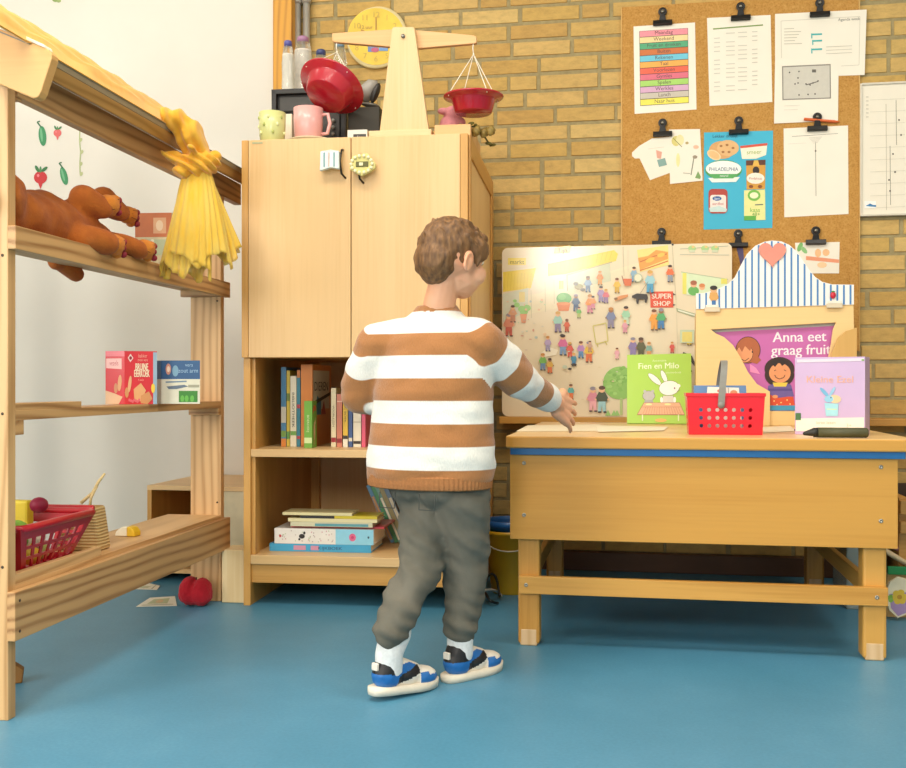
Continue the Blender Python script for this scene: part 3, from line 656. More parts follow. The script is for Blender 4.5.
def flat(px0, px1, z0, h, d, col, lab, y=.08, spine=None, rz=0):
    """lying book: spine forward"""
    a, b = Lc(px0, 530, y), Lc(px1, 530, y); w = b.x-a.x
    M = CM @ Matrix.Translation((a.x, y, z0)) @ rot('Z', rz)
    t = thing('book', lab, 'book', M, G2); mt = plain(col, .4, .05, 20, coat=.2); bk = MB(M); k = min(.002, h*.22)
    bk.box(0, w, 0, .002, 0, h, mt); bk.box(0, w, .002, d, 0, k, mt); bk.box(0, w, .002, d, h-k, h, mt)
    if spine: A = Art(bk, lambda u, v, l: V((u*w, -l, v*h)), .5); spine(A)
    bk.build('cover', t); bk = MB(M); bk.box(.003, w-.003, .0022, d-.003, k, h-k, PG); bk.build('pages', t); return z0+h+.0006
z = z_b+.0006
z = flat(269.5, 371, z, .0235, .19, '#3fa0cc', 'flat blue book at the bottom of the lying pile', spine=lambda A: (A.poly([(.24, .2), (.36, .2), (.36, .8), (.24, .8)], '#c98fa8'), A.poly([(.41, .2), (.49, .2), (.49, .8), (.41, .8)], '#c98fa8'), A.text('KIJKBOEK', .6, .32, .55, '#1f4a74', False, sx=.1)))
def floral(A):
    A.poly([(.62, 0), (1, 0), (1, 1), (.62, 1)], '#8ccbe2'); A.ell(.79, .48, .035, .26, '#d9658c', 12); A.ell(.79, .48, .015, .1, '#c23e6c', 10)
    for i in range(40): A.ell(random.uniform(.03, .6), random.uniform(.1, .9), .006, .05, random.choice(['#c2b8b0', '#b8a8a4', '#cf9aa0', '#bcc6a8']), 7)
    A.ell(.28, .5, .03, .16, '#2c2826', 10); A.ell(.255, .3, .012, .08, '#2c2826', 8); A.ell(.305, .72, .012, .1, '#2c2826', 8); A.ell(.06, .5, .012, .1, '#c04a4c', 8); A.ell(.95, .5, .01, .08, '#3d5c70', 8)
z = flat(274.5, 373.5, z, .0475, .2, '#e4e0d8', 'thick white flowered book with a light blue end in the lying pile', spine=floral)
z = flat(291, 384, z, .006, .19, '#b2343e', 'very thin red book on top of the thick flowered one', y=.1)
z = flat(290.5, 372.5, z, .014, .13, '#cdc9a8', 'cream and teal book in the middle of the lying pile', spine=lambda A: A.poly([(.3, .1), (.95, .1), (.95, .7), (.3, .7)], '#5d98a0'))
z = flat(288, 377, z, .0105, .12, '#ddd3a4', 'cream thin book under the yellow one in the pile')
z = flat(300, 377, z, .0085, .11, '#c9b52c', 'yellow thin book second from the top of the pile', spine=lambda A: A.poly([(.0, .0), (.45, .0), (.45, 1), (.0, 1)], '#2c2a26'))
z = flat(282.5, 352, z, .0085, .10, '#d9cf9c', 'pale cream thin book topmost of the lying pile')
# leaning row
G3 = 'books leaning to the left on the bottom shelf'
a = Lc(391, 543, .285); x = a.x; an = 24
spec = [('#4f7fa0', '#b98a5c', .012, .205, 'thin blue and tan book, first of the leaning row behind the child'), ('#4b8a5c', '#4b8a5c', .012, .2, 'green book, second of the leaning row behind the child'),
        ('#6f9a8c', '#e0d8c0', .010, .2, 'grey-green book, third of the leaning row'), ('#8f8458', '#8f8458', .014, .2, 'olive book, fourth of the leaning row'), ('#5f7488', '#c8c0a8', .014, .2, 'slate blue book, last of the leaning row')]
for c1, c2, w, h, lab in spec:
    M = CM @ Matrix.Translation((x, .285, z_b+.0008)) @ rot('Y', -an)
    book(lab, M, w, h, .2, c1, G3, (lambda cc: lambda A: A.poly([(.15, .05), (.85, .05), (.85, .8), (.15, .8)], cc))(c2))
    x += (w+.0006)/math.cos(math.radians(an))
# ================================================================= ON TOP OF THE CABINET
ZT = CH+.0006
def top(px, y): return onp(CM, 1, y, px, 140)
MAPLE = lambda ax: wood('maple', '#e3c494', '#d4b078', ax, 3, .45, False, .7)
# balance scales
sx = Lc(405, 130, .09).x
bal = thing('balance_scale', 'wooden play balance with two hanging red bowls on top of the cabinet', 'balance', CM @ Matrix.Translation((sx, .09, ZT)))
q = lambda px, py, y=.07: (lambda p: (p.x, y, p.z))(Lc(px, py, y))
c = MB(CM); x0 = q(369, 130)[0]; x1 = q(432, 130)[0]; c.box(x0, x1, .06, .16, ZT, q(400, 130.5)[2], MAPLE('x')); c.build('base', bal, .003)
c = MB(CM); c.prism([q(379.5, 132), q(429, 132), q(414.5, 28), q(412.5, 26.7), q(394, 26.7), q(392, 28)], (0, .022, 0), MAPLE('z')); c.build('upright', bal, .002)
bm_ = .094; c = MB(CM)
c.prism([q(332, 33, bm_), q(390, 29.2, bm_), q(416, 30, bm_), q(473, 35, bm_), q(476.5, 36.5, bm_), q(476.5, 42.8, bm_), q(474, 43.5, bm_), q(416, 48.5, bm_), q(390, 46.7, bm_), q(334, 42, bm_), q(332, 40.5, bm_)], (0, .018, 0), wood('beam', '#e3b47c', '#d39c60', 'x', 3, .45, False, .7)); c.build('beam', bal, .002)
c = MB(CM); p = q(403, 36, .066); c.lathe([(0, -.003), (.006, -.003), (.006, .05), (0, .05)], plain('#9a958a', .3, .02, metal=.9), Matrix.Translation((p[0], .066, p[2])) @ rot('X', -90), 12); c.build('pivot_bolt', bal)
RED = plain('#b01226', .25, .05, 8, coat=.5, name='red_plastic'); STR = plain('#efe6d2', .8, name='white_string')
def pan(ends, cx, cy, r, tilt, tdir, y=.1):
    P0 = V(q(*ends, y)); Cc = V(q(cx, cy, y))
    T = Matrix.Translation(Cc) @ rot('Y', tilt) @ rot('X', -tdir)
    c = MB(CM); prof = [(0, -.048), (r*.58, -.048), (r*.62, -.044), (r*.72, -.010), (r*.76, -.004), (r*.98, .0), (r, .003), (r*.98, .006), (r*.74, .001), (r*.69, -.006), (r*.585, -.042), (0, -.044)]
    c.lathe(prof, RED, T, 40); b_ = c.build('bowl', bal)
    c = MB(CM); knot = P0-V((0, 0, .035)); c.tube([P0+V((0, 0, .004)), P0-V((.002, 0, .015)), knot], .0018, STR, 6)
    c.ell(knot, (.003, .003, .004), STR, nu=8, nv=6)
    for k in range(4):
        a_ = k*PI/2+.6; rim = T @ V((r*.9*math.cos(a_), r*.9*math.sin(a_), .004)); c.tube([knot, rim, T @ V((r*.92*math.cos(a_), r*.92*math.sin(a_), -.004))], .0014, STR, 5)
    c.build('string', b_)
pan((337, 41), 331.5, 87, .107, 18, 34)
pan((473.5, 43), 473.5, 98, .0935, 0, 0)
# black radio
x0, x1 = Lc(272, 110, .24).x, Lc(345, 110, .24).x; zt = Lc(300, 89, .24).z
rad = thing('cassette_radio', 'black boxy radio behind the cups on top of the cabinet', 'radio', CM @ Matrix.Translation(((x0+x1)/2, .24, ZT)))
BK = plain('#24221f', .45, .1, 40, name='black_plastic'); BK2 = plain('#3a3834', .5, .1, 40)
c = MB(CM); c.box(x0, x1, .26, .42, ZT, zt-.004, BK); c.build('casing', rad, .004)
c = MB(CM)
for X0, X1, Z0, Z1 in ((x0, x0+.014, ZT, zt), (x1-.014, x1, ZT, zt), (x0, x1, zt-.014, zt), (x0, x1, ZT, ZT+.02)): c.box(X0, X1, .24, .262, Z0, Z1, BK)
c.build('front_frame', rad, .002)
c = MB(CM); c.box(x0+.02, x1-.09, .252, .264, zt-.07, zt-.02, BK2); c.box(x1-.08, x1-.02, .25, .262, ZT+.025, zt-.03, BK2); c.build('tape_deck', rad, .003)
c = MB(CM)
for i in range(5): c.lathe([(0, 0), (.006, 0), (.006, .01), (0, .011)], plain('#8d8a82', .4), Matrix.Translation((x1-.04+.0*i, .248, ZT+.03+i*.022)) @ rot('X', 90), 12)
c.build('button', rad)
# dark olive box behind
x0, x1 = Lc(347, 110, .16).x, Lc(379, 110, .16).x
c = MB(CM); c.box(x0, x1, .172, .236, ZT, Lc(350, 107, .17).z, plain('#2a2515', .6, .1, 20)); o = c.build('dark_box', bevel=.003); tag(o, 'dark olive box between the radio and the balance', 'box')
c = MB(CM); xa, xb = Lc(347.5, 135, .05).x, Lc(367, 135, .05).x; c.box(xa, xb, .05, .09, ZT, Lc(350, 130, .05).z, plain('#ddd8cc', .6))
A = Art(c, lambda u, v, l: V((xa+(xb-xa)*u, .05-l, ZT+v*.03))); A.poly([(.3, .1), (.95, .1), (.95, .8), (.3, .8)], '#3b3a38'); A.text('foto', .62, .3, .5, '#d8d4ca', False, sx=.3)
o = c.build('small_carton'); tag(o, 'tiny black and white carton at the foot of the balance', 'box')
# grey toy telephone receiver standing beside
p0 = V(q(366, 106, .2)); E_ = None; T = Matrix.Translation(p0)
tel = thing('toy_telephone_receiver', 'silver grey handset with a dark oval end leaning beside the balance', 'toy', CM @ T)
c = MB(CM); c.tube([q(362, 100, .2), q(367, 91, .2), q(372, 86, .2), q(378, 85, .2)], [.022, .026, .024, .014], plain('#a9a69d', .45, .05, metal=.1), 12); c.build('handle', tel)
c = MB(CM); c.ell(q(375.5, 93, .19), (.012, .016, .034), plain('#2e2c28', .4), rot('Y', 22)); c.build('ear_piece', tel)
c = MB(CM); c.ell(q(370, 105, .2), (.03, .018, .008), plain('#6c685e', .4), rot('Y', 10)); c.build('foot', tel)
# cups and plate
def cup(px0, px1, ptop, y, zb, col, name, lab, handle=True, art=None):
    a, b = Lc(px0, 125, y), Lc(px1, 125, y); r = (b.x-a.x)/2; cx = (a.x+b.x)/2; h = Lc(px0, ptop, y).z-zb
    M = CM @ Matrix.Translation((cx, y+r*.2, zb)); t = thing(name, lab, 'cup', M); mt = plain(col, .35, .06, 20, coat=.3)
    c = MB(M); c.lathe([(0, 0), (r*.82, 0), (r*.9, .004), (r*.98, h*.5), (r, h), (r*.94, h), (r*.9, h*.5), (r*.8, .006), (0, .006)], mt, None, 32)
    if art: art(c, r, h)
    c.build('cup_body', t)
    if handle: c = MB(M); c.tube([(r*.93, 0, h*.8), (r*1.35, 0, h*.82), (r*1.5, 0, h*.55), (r*1.32, 0, h*.25), (r*.9, 0, h*.24)], .006, mt, 10); c.build('handle', t)
    return t
def dots(c, r, h):
    for i in range(10):
        a = -PI/2+(i-5)*.35; c.ell((r*.985*math.cos(a), r*.985*math.sin(a), h*(.3+.25*(i % 3))), (.004, .004, .006), plain(['#a8b060', '#e6e6a8'][i % 2], .5), nu=8, nv=6)
cup(258.5, 284.5, 113, .03, ZT, '#cfd08a', 'green_cup', 'pale green patterned cup at the left end of the cabinet top', False, dots)
pz = ZT; a, b = Lc(284, 135, .05), Lc(330, 135, .05); pr = (b.x-a.x)/2
c = MB(CM); c.lathe([(0, .0), (pr*.55, .0), (pr*.6, .004), (pr, .016), (pr*.98, .019), (pr*.58, .008), (0, .006)], plain('#d9c9a4', .4, .05, coat=.3), Matrix.Translation(((a.x+b.x)/2, .10, pz)), 36); o = c.build('small_plate'); tag(o, 'small beige plate under the pink cup', 'plate')
cup(293, 322, 108.5, .07, ZT+.0195-.010, '#e5a7a0', 'pink_cup', 'pink cup with handle standing on the small plate')
a, b = Lc(276, 122, .17), Lc(292, 122, .17)
c = MB(CM); c.box(a.x, b.x, .17, .2, ZT, Lc(280, 114, .17).z, plain('#efe2c8', .7)); o = c.build('cream_carton', bevel=.003); tag(o, 'cream carton between the green and the pink cup', 'box')
# bottles at the back
GL = plain('#dfe8e4', .08, .02, trans=.85, name='clear_plastic', alpha=.55)
def bottle(px, ptop, r, y, content, cap, lab, fill=.97):
    z1 = Lc(px, ptop, y).z; h = z1-ZT; cx = Lc(px, 80, y).x; M = CM @ Matrix.Translation((cx, y, ZT)); t = thing('clear_bottle', lab, 'bottle', M, 'bottles at the back of the cabinet top')
    c = MB(M); hb = h-.035
    prof = [(0, 0), (r*.95, 0), (r, .006)]
    for i in range(1, 8): prof.append((r*(1-.05*(i % 2)), hb*.9*i/8))
    prof += [(r, hb*.9), (r*.75, hb+.01), (r*.5, hb+.02), (r*.5, h-.012)]
    c.lathe(prof, GL, None, 24); c.build('bottle_body', t)
    if content: c = MB(M); c.lathe([(0, .004), (r*.88, .004), (r*.88, hb*fill), (0, hb*fill)], plain(content, .7, .12, 60, bmp=.3), None, 20); c.build('filling', t)
    c = MB(M); c.lathe([(0, h-.02), (r*.62, h-.02), (r*.62, h-.004), (r*.5, h), (0, h)], plain(cap, .4), None, 20); c.build('bottle_cap', t)
bottle(288, 41, .022, .46, '#eee6da', '#5b5aa0', 'slim clear bottle filled white, first beside the yellow post')
bottle(303, 37, .034, .53, '#efe3d6', '#a97a9c', 'wide clear bottle filled white with a mauve cap')
bottle(321, 50, .027, .48, None, '#3c4470', 'empty clear bottle with a navy cap behind the tilted red bowl')
bottle(340, 42, .025, .50, None, '#7fa0b4', 'empty clear bottle with a light blue cap left of the clock')
# tray with things, right of the balance
ty0, ty1 = .05, .34; a, b = Lc(434.5, 130, ty0), Lc(470.5, 130, ty0); zt1 = Lc(450, 124.5, ty0).z
tr = thing('wooden_tray', 'shallow wooden tray of oddments overhanging the cabinet right of the balance', 'tray', CM @ Matrix.Translation(((a.x+b.x)/2, ty0, ZT)))
TW = wood('tray', '#dcae74', '#c8935a', 'x', 5, .45, False, .8); c = MB(CM); X0, X1 = a.x, b.x+.0
c.box(X0, X1, ty0, ty1, ZT, ZT+.008, TW); c.build('tray_base', tr)
for bx_ in ((X0, X1, ty0, ty0+.012), (X0, X1, ty1-.012, ty1), (X0, X0+.012, ty0+.012, ty1-.012), (X1-.012, X1, ty0+.012, ty1-.012)):
    c = MB(CM); c.box(*bx_, ZT+.008, zt1, TW); c.build('tray_side', tr, .001)
pk = plain('#dd8f94', .8, .12, 60); base = V((X0+.030, ty0+.16, ZT+.030))
pig = [('s', base+V((0, .0, .01)), (.035, .04, .03)), ('s', base+V((0, 0, .045)), (.04, .045, .045)), ('s', base+V((.008, -.02, .085)), (.028, .026, .024)), ('s', base+V((.02, -.03, .10)), (.012, .01, .012)), ('s', base+V((-.022, -.03, .09)), (.02, .014, .012)), ('s', base+V((.026, .0, .06)), (.022, .02, .018))]
o = blobobj('pink_cloth_toy', None, [(k[0], CM @ k[1], k[2]) for k in pig], .004, pk, 3); tag(o, 'small pink cloth toy crumpled in the wooden tray', 'toy')
for i in range(5):
    bx_ = V((X0+.08+.022*i, ty0+.04+.02*(i % 2), ZT+.009+.022)); c = MB(CM)
    T = Matrix.Translation(bx_) @ rot('Z', 40*i) @ rot('X', 25)
    c.ell((0, 0, 0), (.017, .013, .020), plain('#8c7434', .6, .3, 120, bmp=.6), Matrix.Translation((0, 0, 0))) if 0 else c.lathe([(0, -.018)]+[(.016*math.sin(PI*(k+.5)/9)*(1 if k % 2 else .78), -.018+.04*k/9) for k in range(9)]+[(0, .022)], plain('#8c7434', .6, .25, 120, bmp=.5), T, 10)
    o = c.build('pine_cone'); tag(o, ['small brown cone in the tray, leftmost beside the pink toy', 'small brown cone in the tray, second from the pink toy', 'small brown cone in the middle of the tray', 'small brown cone in the tray, second from its right end', 'small brown cone nearest the right end of the tray'][i], 'cone', 'cones in the wooden tray')
c = MB(CM); pts = [V((X1-.03, ty0+.05, zt1)), V((X1+.0, ty0+.08, zt1+.012)), V((X1+.028, ty0+.12, zt1-.008)), V((X1+.045, ty0+.17, zt1-.03))]
c.tube(pts, .003, plain('#5d5a2c', .8, .2, 80), 6)
for i, p in enumerate(pts): 
    for s_ in (-1, 1): c.ell(p+V((.006*s_, .012*s_, .006)), (.012, .006, .005), plain('#7a7436', .8, .2, 80), rot('Z', 60*s_+i*30), 10, 6)
o = c.build('dried_twig'); tag(o, 'dried leafy twig trailing over the right edge of the tray', 'twig')
# ================================================================= LOW PLAY TABLE
AMB = lambda ax: wood('amber', '#cf9742', '#bd822f', ax, 3.0, .38, False, .75)
LEG = lambda ax: wood('amber_leg', '#d39d4a', '#b98030', ax, 5, .42, False, .9)
TY = -1.165                         # front face of the legs
tl = onY(518, 645, TY); trr = onY(887, 660, TY)
TX0, TX1 = tl.x, trr.x; TZ = onY(600, 437, TY-.05).z
tab = thing('play_table', 'low wooden play table with deep apron, blue strip and four square legs', 'table', ((TX0+TX1)/2, TY, 0))
AX0 = onY(510, 500, TY-.022).x; AX1 = onY(898, 500, TY-.022).x
za = onY(510, 539, TY-.022).z; zb = onY(700, 456.5, TY-.022).z; zc = onY(700, 449.8, TY-.03).z
LX0, LX1 = onY(505, 440, TY-.045).x, AX1+.045
TYB = -.19
c = MB(); pts = [(x, y) for x, y in rrect(LX0, LX1, TY-.045, TYB, .02)]; R_ = .0
c.prism([(x, y, zc) for x, y in pts], (0, 0, TZ-zc), AMB('x'), capmat=wood('table_face', '#e6c085', '#dcb274', 'x', 3, .3, False, .7)); c.build('tabletop', tab, .004)
BLU = plain('#0f6aa6', .4, .05, 20, coat=.2, name='blue_laminate')
c = MB(); c.box(LX0+.012, LX1-.03, TY-.033, TYB-.01, zb, zc, BLU); c.build('blue_strip', tab, .001)
c = MB(); c.box(AX0, AX1, TY-.022, TY, za, zb, AMB('x')); ap = c.build('apron', tab, .0015)
c = MB(); c.box(AX0, AX1, TYB-.04, TYB-.018, za, zb, AMB('x')); c.build('apron', tab, .0015)
for x0 in (AX0, AX1-.022):
    c = MB(); c.box(x0, x0+.022, TY, TYB-.04, za, zb, AMB('y')); c.build('apron', tab, .0015)
SC = plain('#a8a294', .35, .05, 20, metal=.8, name='screw_steel')
for px, py in ((524, 463), (524, 515), (881, 467), (881, 521)):
    p = onY(px, py, TY-.0225); c = MB(); c.lathe([(0, -.001), (.0055, -.001), (.005, .0008), (.0018, .0008), (.0015, -.0002), (0, -.0002)], SC, Matrix.Translation(p) @ rot('X', 90), 14); c.build('screw', ap)
LW = .056; LD = .06; YBK = -.245
for x0 in (TX0, TX1-LW):
    for y0 in (TY, YBK-LD):
        c = MB(); c.box(x0, x0+LW, y0, y0+LD, .004, zb, LEG('z')); l = c.build('leg', tab, .007, seg=2)
        c = MB(); c.box(x0-.0006+.006, x0+LW-.006, y0-.0006, y0+LD-.006, .0, .045, wood('pale', '#dcb98c', '#cfa674', 'z', 6)); c.build('foot_cap', l, .004)
zr0 = onY(530, 594, TY-.018).z; zr1 = onY(530, 576.5, TY-.018).z
def rail(x0, x1, y0, y1, ax, z0=zr0, z1=zr1): c = MB(); c.box(x0, x1, y0, y1, z0, z1, LEG(ax)); return c.build('stretcher', tab, .0015)
r1 = rail(TX0+.004, TX1-.001, TY-.018, TY, 'x')
for px, py in ((526, 585), (877, 597.5)):
    p = onY(px, py, TY-.0185); c = MB(); c.lathe([(0, -.001), (.0055, -.001), (.005, .0008), (.0018, .0008), (.0015, -.0002), (0, -.0002)], SC, Matrix.Translation(p) @ rot('X', 90), 14); c.build('screw', r1)
rail(TX0+.012, TX0+.03, TY+LD, YBK-LD, 'y'); rail(TX1-.03, TX1-.012, TY+LD, YBK-LD, 'y')
# ledge behind
lz1 = onY(560, 417, -.12).z; lz0 = onY(560, 424, -.12).z; lx0 = onY(499, 420, -.12).x
c = MB(); c.box(lx0, 1.15, -.12, -.006, lz0, lz1, AMB('x')); o = c.build('wall_ledge', bevel=.002); tag(o, 'narrow wooden ledge along the brick wall just behind the play table', 'ledge')
# ================================================================= BIG PICTURE BOARD (town scene)
PYB = -.075
def PB(u, v, l): p = onY(u, v, PYB); return V((p.x, p.y-l, p.z))
a, b = onY(502, 248, PYB), onY(732, 240.5, PYB); pzb = lz1+.0005; bx0, bx1, bz1 = a.x, b.x, a.z
pbd = thing('picture_board', 'large board printed with a busy drawn shopping street, standing on the ledge', 'board', ((bx0+bx1)/2, PYB+.006, pzb))
c = MB(); rr = rrect(bx0, bx1, pzb, bz1, .022)
c.prism([(x, PYB, z) for x, z in rr], (0, .008, 0), plain('#d9c8a0', .5, .03), capmat=plain('#eadcbc', .38, .02, 8, coat=.5, name='laminate')); c.build('panel', pbd)
c = MB(); A = Art(c, PB, .45, .5, .00018)
# shop fronts and awnings
A.poly([(504, 300), (540, 293), (640, 262), (640, 292), (566, 306), (504, 320)], '#eee3c0')
A.poly([(503, 272), (536, 268), (531, 288), (503, 292)], '#f2d84c'); A.poly([(548, 264), (614, 250), (618, 254), (616, 261), (566, 274), (548, 276)], '#f2dc58')
for i in range(9): A.line([(505+i*3.3, 273), (504+i*3.2, 290)], .4, '#e3c53c')
for i in range(14): A.line([(551+i*4.7, 264-i), (551+i*4.5, 274.5-i*1.1)], .4, '#e3c53c')
A.poly([(503, 294), (528, 288), (528, 312), (503, 322)], '#d9dcc4'); A.poly([(567, 274.6), (610, 263), (611, 281), (568, 290)], '#d3d8b8'); A.line([(567, 275), (612, 262)], 1, '#b9ad84')
A.line([(567, 275), (567.5, 291)], 1, '#a8a078'); A.rect(559, 281, 563.5, 289, '#e6cf5c'); A.rect(519, 292, 525, 302, '#e9d88c')
A.line([(531, 290), (531.5, 318)], .6, '#cdc6a0'); A.line([(545, 282), (545.5, 312)], .6, '#cdc6a0'); A.line([(554, 280), (554.3, 304)], .6, '#cdc6a0')
A.rect(508, 258, 526, 265, '#f1dd68'); A.text('markt', 517, 264, 6, '#6f6330'); A.poly([(555, 247.5), (571, 245.6), (570, 252.6), (554, 253.5)], '#f2df6c'); A.text('Tijn', 562.5, 252.4, 6.2, '#3c3522', slope=-.08, bold=.12)
A.line([(623, 247), (624, 276)], .6, '#c9bfa0'); A.line([(628, 250), (628, 272)], .5, '#d6ccae')
A.poly([(637, 250), (668, 245), (669, 265), (640, 272)], '#f3df86'); A.poly([(638, 258), (648, 256), (656, 250), (668, 252), (668, 259), (652, 265), (640, 270)], '#e8a24a'); A.line([(640, 262), (655, 256), (667, 254)], 1, '#cc6c2e'); A.line([(640, 270.6), (654, 266), (668, 261)], 1.2, '#cc6c2e'); A.ell(650, 260, 5, 2.2, '#f0c456', 10, -.4); A.ell(661, 255, 4, 2, '#f0c456', 10, -.3)
A.line([(672, 243), (676, 300)], .8, '#cfc4a2'); A.line([(676, 300), (680, 420)], .6, '#ddd2b2'); A.ell(672.6, 244.6, 1.1, 1.1, '#2c2822', 8)
A.line([(680, 249), (728, 246)], .5, '#a8b09a'); A.line([(680, 254.5), (729, 255)], .7, '#c2c2ac')
for u in (692, 705, 715): A.ell(u, 248.5, 4, 3, '#a9cf8a', 10); A.ell(u+1, 247, 1.6, 1.4, '#e0c47c', 8); A.rect(u-3, 250, u+3, 252.4, '#cfd6b4')
A.poly([(681, 272), (727, 279), (727, 285), (706, 297), (686, 295)], '#d9ebc4'); A.line([(681, 272), (728, 279.4)], .8, '#b4c29c'); A.rect(682.5, 273, 686.5, 294, '#e6e26a'); A.rect(721, 278.6, 727, 284, '#e6e26a')
A.ell(693.5, 291, 5.6, 4.6, '#67b65a', 14); A.ell(693.6, 284.4, 3.2, 3.2, '#e9b088', 12); A.ell(693.6, 282.8, 3.4, 2.4, '#a8623e', 12); A.ell(702, 287, 3, 3.2, '#eeb888', 12); A.ell(702, 285.5, 3.1, 2, '#d8884c', 12)
A.poly([(676, 308), (696, 314), (696, 317.6), (677, 311.6)], '#a8b48c'); A.poly([(678, 309.4), (695, 314.6), (695, 316), (678, 310.8)], '#eef0da')
# super shop sign
A.poly([(650, 291.6), (673, 291.4), (673.5, 307.5), (650.5, 307.6)], '#e0502f'); A.text('SUPER', 661.6, 298.6, 7.2, '#f7ead6', bold=.16); A.text('SHOP', 661.8, 305.8, 6.8, '#f7ead6', bold=.16); A.poly([(673, 293), (675.8, 294.6), (673, 295.4)], '#4c4036'); A.poly([(673, 304), (675.8, 304.8), (673, 306)], '#4c4036')
# trees and tubs
A.ell(564, 298.5, 7.6, 5.8, '#57ad4c', 18); A.ell(562, 297, 4, 3, '#74c262', 12); A.poly([(556.6, 303), (570.6, 303), (568.6, 311), (558.6, 311)], '#e2803c'); A.ell(563.6, 303.6, 7, 1.6, '#ea9450', 14)
for u, v, r in ((522, 309, 4), (527, 308, 4), (517, 305, 3), (524, 312, 4), (515, 301, 2)): A.ell(u, v, r, r*.8, '#9ed47c', 12)
A.poly([(520, 314), (527, 314), (525.6, 323), (521.6, 323)], '#eaa278')
random.seed(3)
A.ell(620, 383, 17, 16.5, '#93c864', 28)
for i in range(60):
    t = random.uniform(0, 6.28); r = random.uniform(0, 15); A.ell(620+r*math.cos(t), 382+r*math.sin(t), 2.2, 1.6, random.choice(['#7fb852', '#a6d678', '#88c25a', '#9bce6a']), 8)
A.rect(620, 398, 622.5, 415, '#b6cf86')
for u in (608, 614, 617): A.poly([(u-3, 415.6), (u, 410), (u+3, 415.6)], '#9ccf78')
# benches, tables, board
A.poly([(541, 353), (549, 347), (558, 350), (556, 355), (545, 357)], '#f7f0da'); A.line([(593, 326), (606, 323), (608, 341), (596, 344), (593, 326)], 1, '#d6cc72'); A.line([(597, 343), (598, 347)], 1, '#c9bd62'); A.line([(605, 341), (607, 345)], 1, '#c9bd62')
SK = '#eebc92'
men = [(588, 292, 17, '#7fa3c8', '#5c7ca4'), (600, 285, 15, '#e98a3e', '#e9a24e'), (601, 302, 17, '#a88fc4', '#9a8cc0'), (606, 303, 15, '#de7a8a', '#9a7fae'), (617, 293, 16, '#ecc44c', '#d9b03c'),
       (576, 311, 18, '#47688f', '#3f5c84'), (579, 318, 12, '#6cbc5c', '#b3c46a'), (590, 313, 20, '#ea9440', '#e08aa4'), (593, 309, 14, '#eb9f5c', '#e08aa4'), (558, 332, 22, '#9fd2c6', '#8f83a8'), (567, 332, 14, '#dc6640', '#c65432'),
       (509, 336, 24, '#d98a6c', '#c65c48'), (513, 322, 18, '#dca47c', '#c9886a'), (548, 351, 16, '#b8a4cc', '#9f9ac0'), (563, 355, 22, '#d86aa0', '#7f9fc8'), (570, 357, 16, '#dd5c4c', '#dd5c4c'), (581, 358, 18, '#c08ac8', '#5c8fc4'),
       (589, 362, 22, '#e9c240', '#e27034'), (590, 352, 12, '#c9a48c', '#b98a6c'), (543, 370, 18, '#7fc060', '#6f93bc'), (550, 373, 16, '#e0b85c', '#e27a4c'), (574, 366, 14, '#3f8fae', '#3c86b8'),
       (571, 399, 16, '#5fb4b0', '#e2763c'), (593, 411, 26, '#dd90a4', '#efb0b8'), (602, 412, 28, '#46523c', '#9fd0d8'), (611, 328, 22, '#7d88ac', '#8d86a0'), (626, 325, 20, '#9fd4b0', '#c2dcc0'), (625, 333, 14, '#e0a0b0', '#d890a4'),
       (617, 359, 12, '#e7a8b4', '#efb8c0'), (633, 358, 22, '#8a7aac', '#8f80b0'), (641, 358, 22, '#5c5a34', '#56542e'), (649, 357, 16, '#86b0a0', '#e0a060'), (670, 282, 18, '#e6713c', '#8f9aa8'), (650, 293, 24, '#9fcfd8', '#4c9fc8'),
       (654, 330, 22, '#efa23c', '#efa23c'), (661, 329, 22, '#57ad6c', '#3f7fb8'), (634, 282, 16, '#8fb4cc', '#7aa0c0'), (672, 353, 12, '#d8564a', '#cf4a40'), (689, 345, 15, '#e6d05c', '#d8c048')]
hr = ['#5a3a22', '#c88a3c', '#3a2a20', '#d8a850', '#7a4a2a', '#8f8a9a']
for i, (u, v, h, t, bt) in enumerate(men): A.man(u, v, h*.94, t, bt, hr[i % 6], SK if i % 5 else '#9a6a44')
A.ell(562.4, 335.6, 2.4, 1.6, '#3a2c26', 8); A.ell(579, 287, 4.4, 3, '#8f8340', 10); A.ell(576, 284, 2.6, 2, '#4a4028', 8); A.ell(583, 290, 2.6, 1.6, '#4a4028', 8)
# dog, cart, fox
A.poly([(632, 296), (637, 293.6), (647, 294.5), (648, 298), (646.6, 303), (645, 303), (644.6, 299.6), (639, 299.6), (638.4, 304), (636.6, 304), (636, 299), (632, 298)], '#332c26'); A.line([(640, 294), (648, 282)], .4, '#8a7c62')
A.poly([(614, 299), (620, 296), (628, 294.6), (628, 297), (620, 300), (615, 301)], '#dd9458'); A.ell(616, 299, 2, 1.3, '#8c6a3c', 8)
A.poly([(623, 279), (632, 279), (631, 286), (624.6, 286)], '#dc7040'); A.line([(622, 276), (624, 284)], .8, '#a86858'); A.ell(638, 278, 4.4, 4.4, '#bcc6a8', 14); A.ell(638, 278, 3.4, 3.4, '#f1e6c8', 14)
A.ell(574, 364.6, 3, 1.2, '#3c3530', 8); A.ell(570, 369, 2, 1.2, '#3c3530', 8); A.ell(565, 367, 2.4, 2, '#c8d6c0', 8)
A.poly([(683, 352), (692, 356), (696, 366), (694, 366), (688, 358), (682, 355)], '#3c3832'); A.poly([(683, 358), (688, 362), (692, 372), (690, 372), (685, 364)], '#3c3832')
A.rect(680, 330, 694, 343, '#c9d8b8'); A.rect(682, 332, 692, 342, '#e8d878')
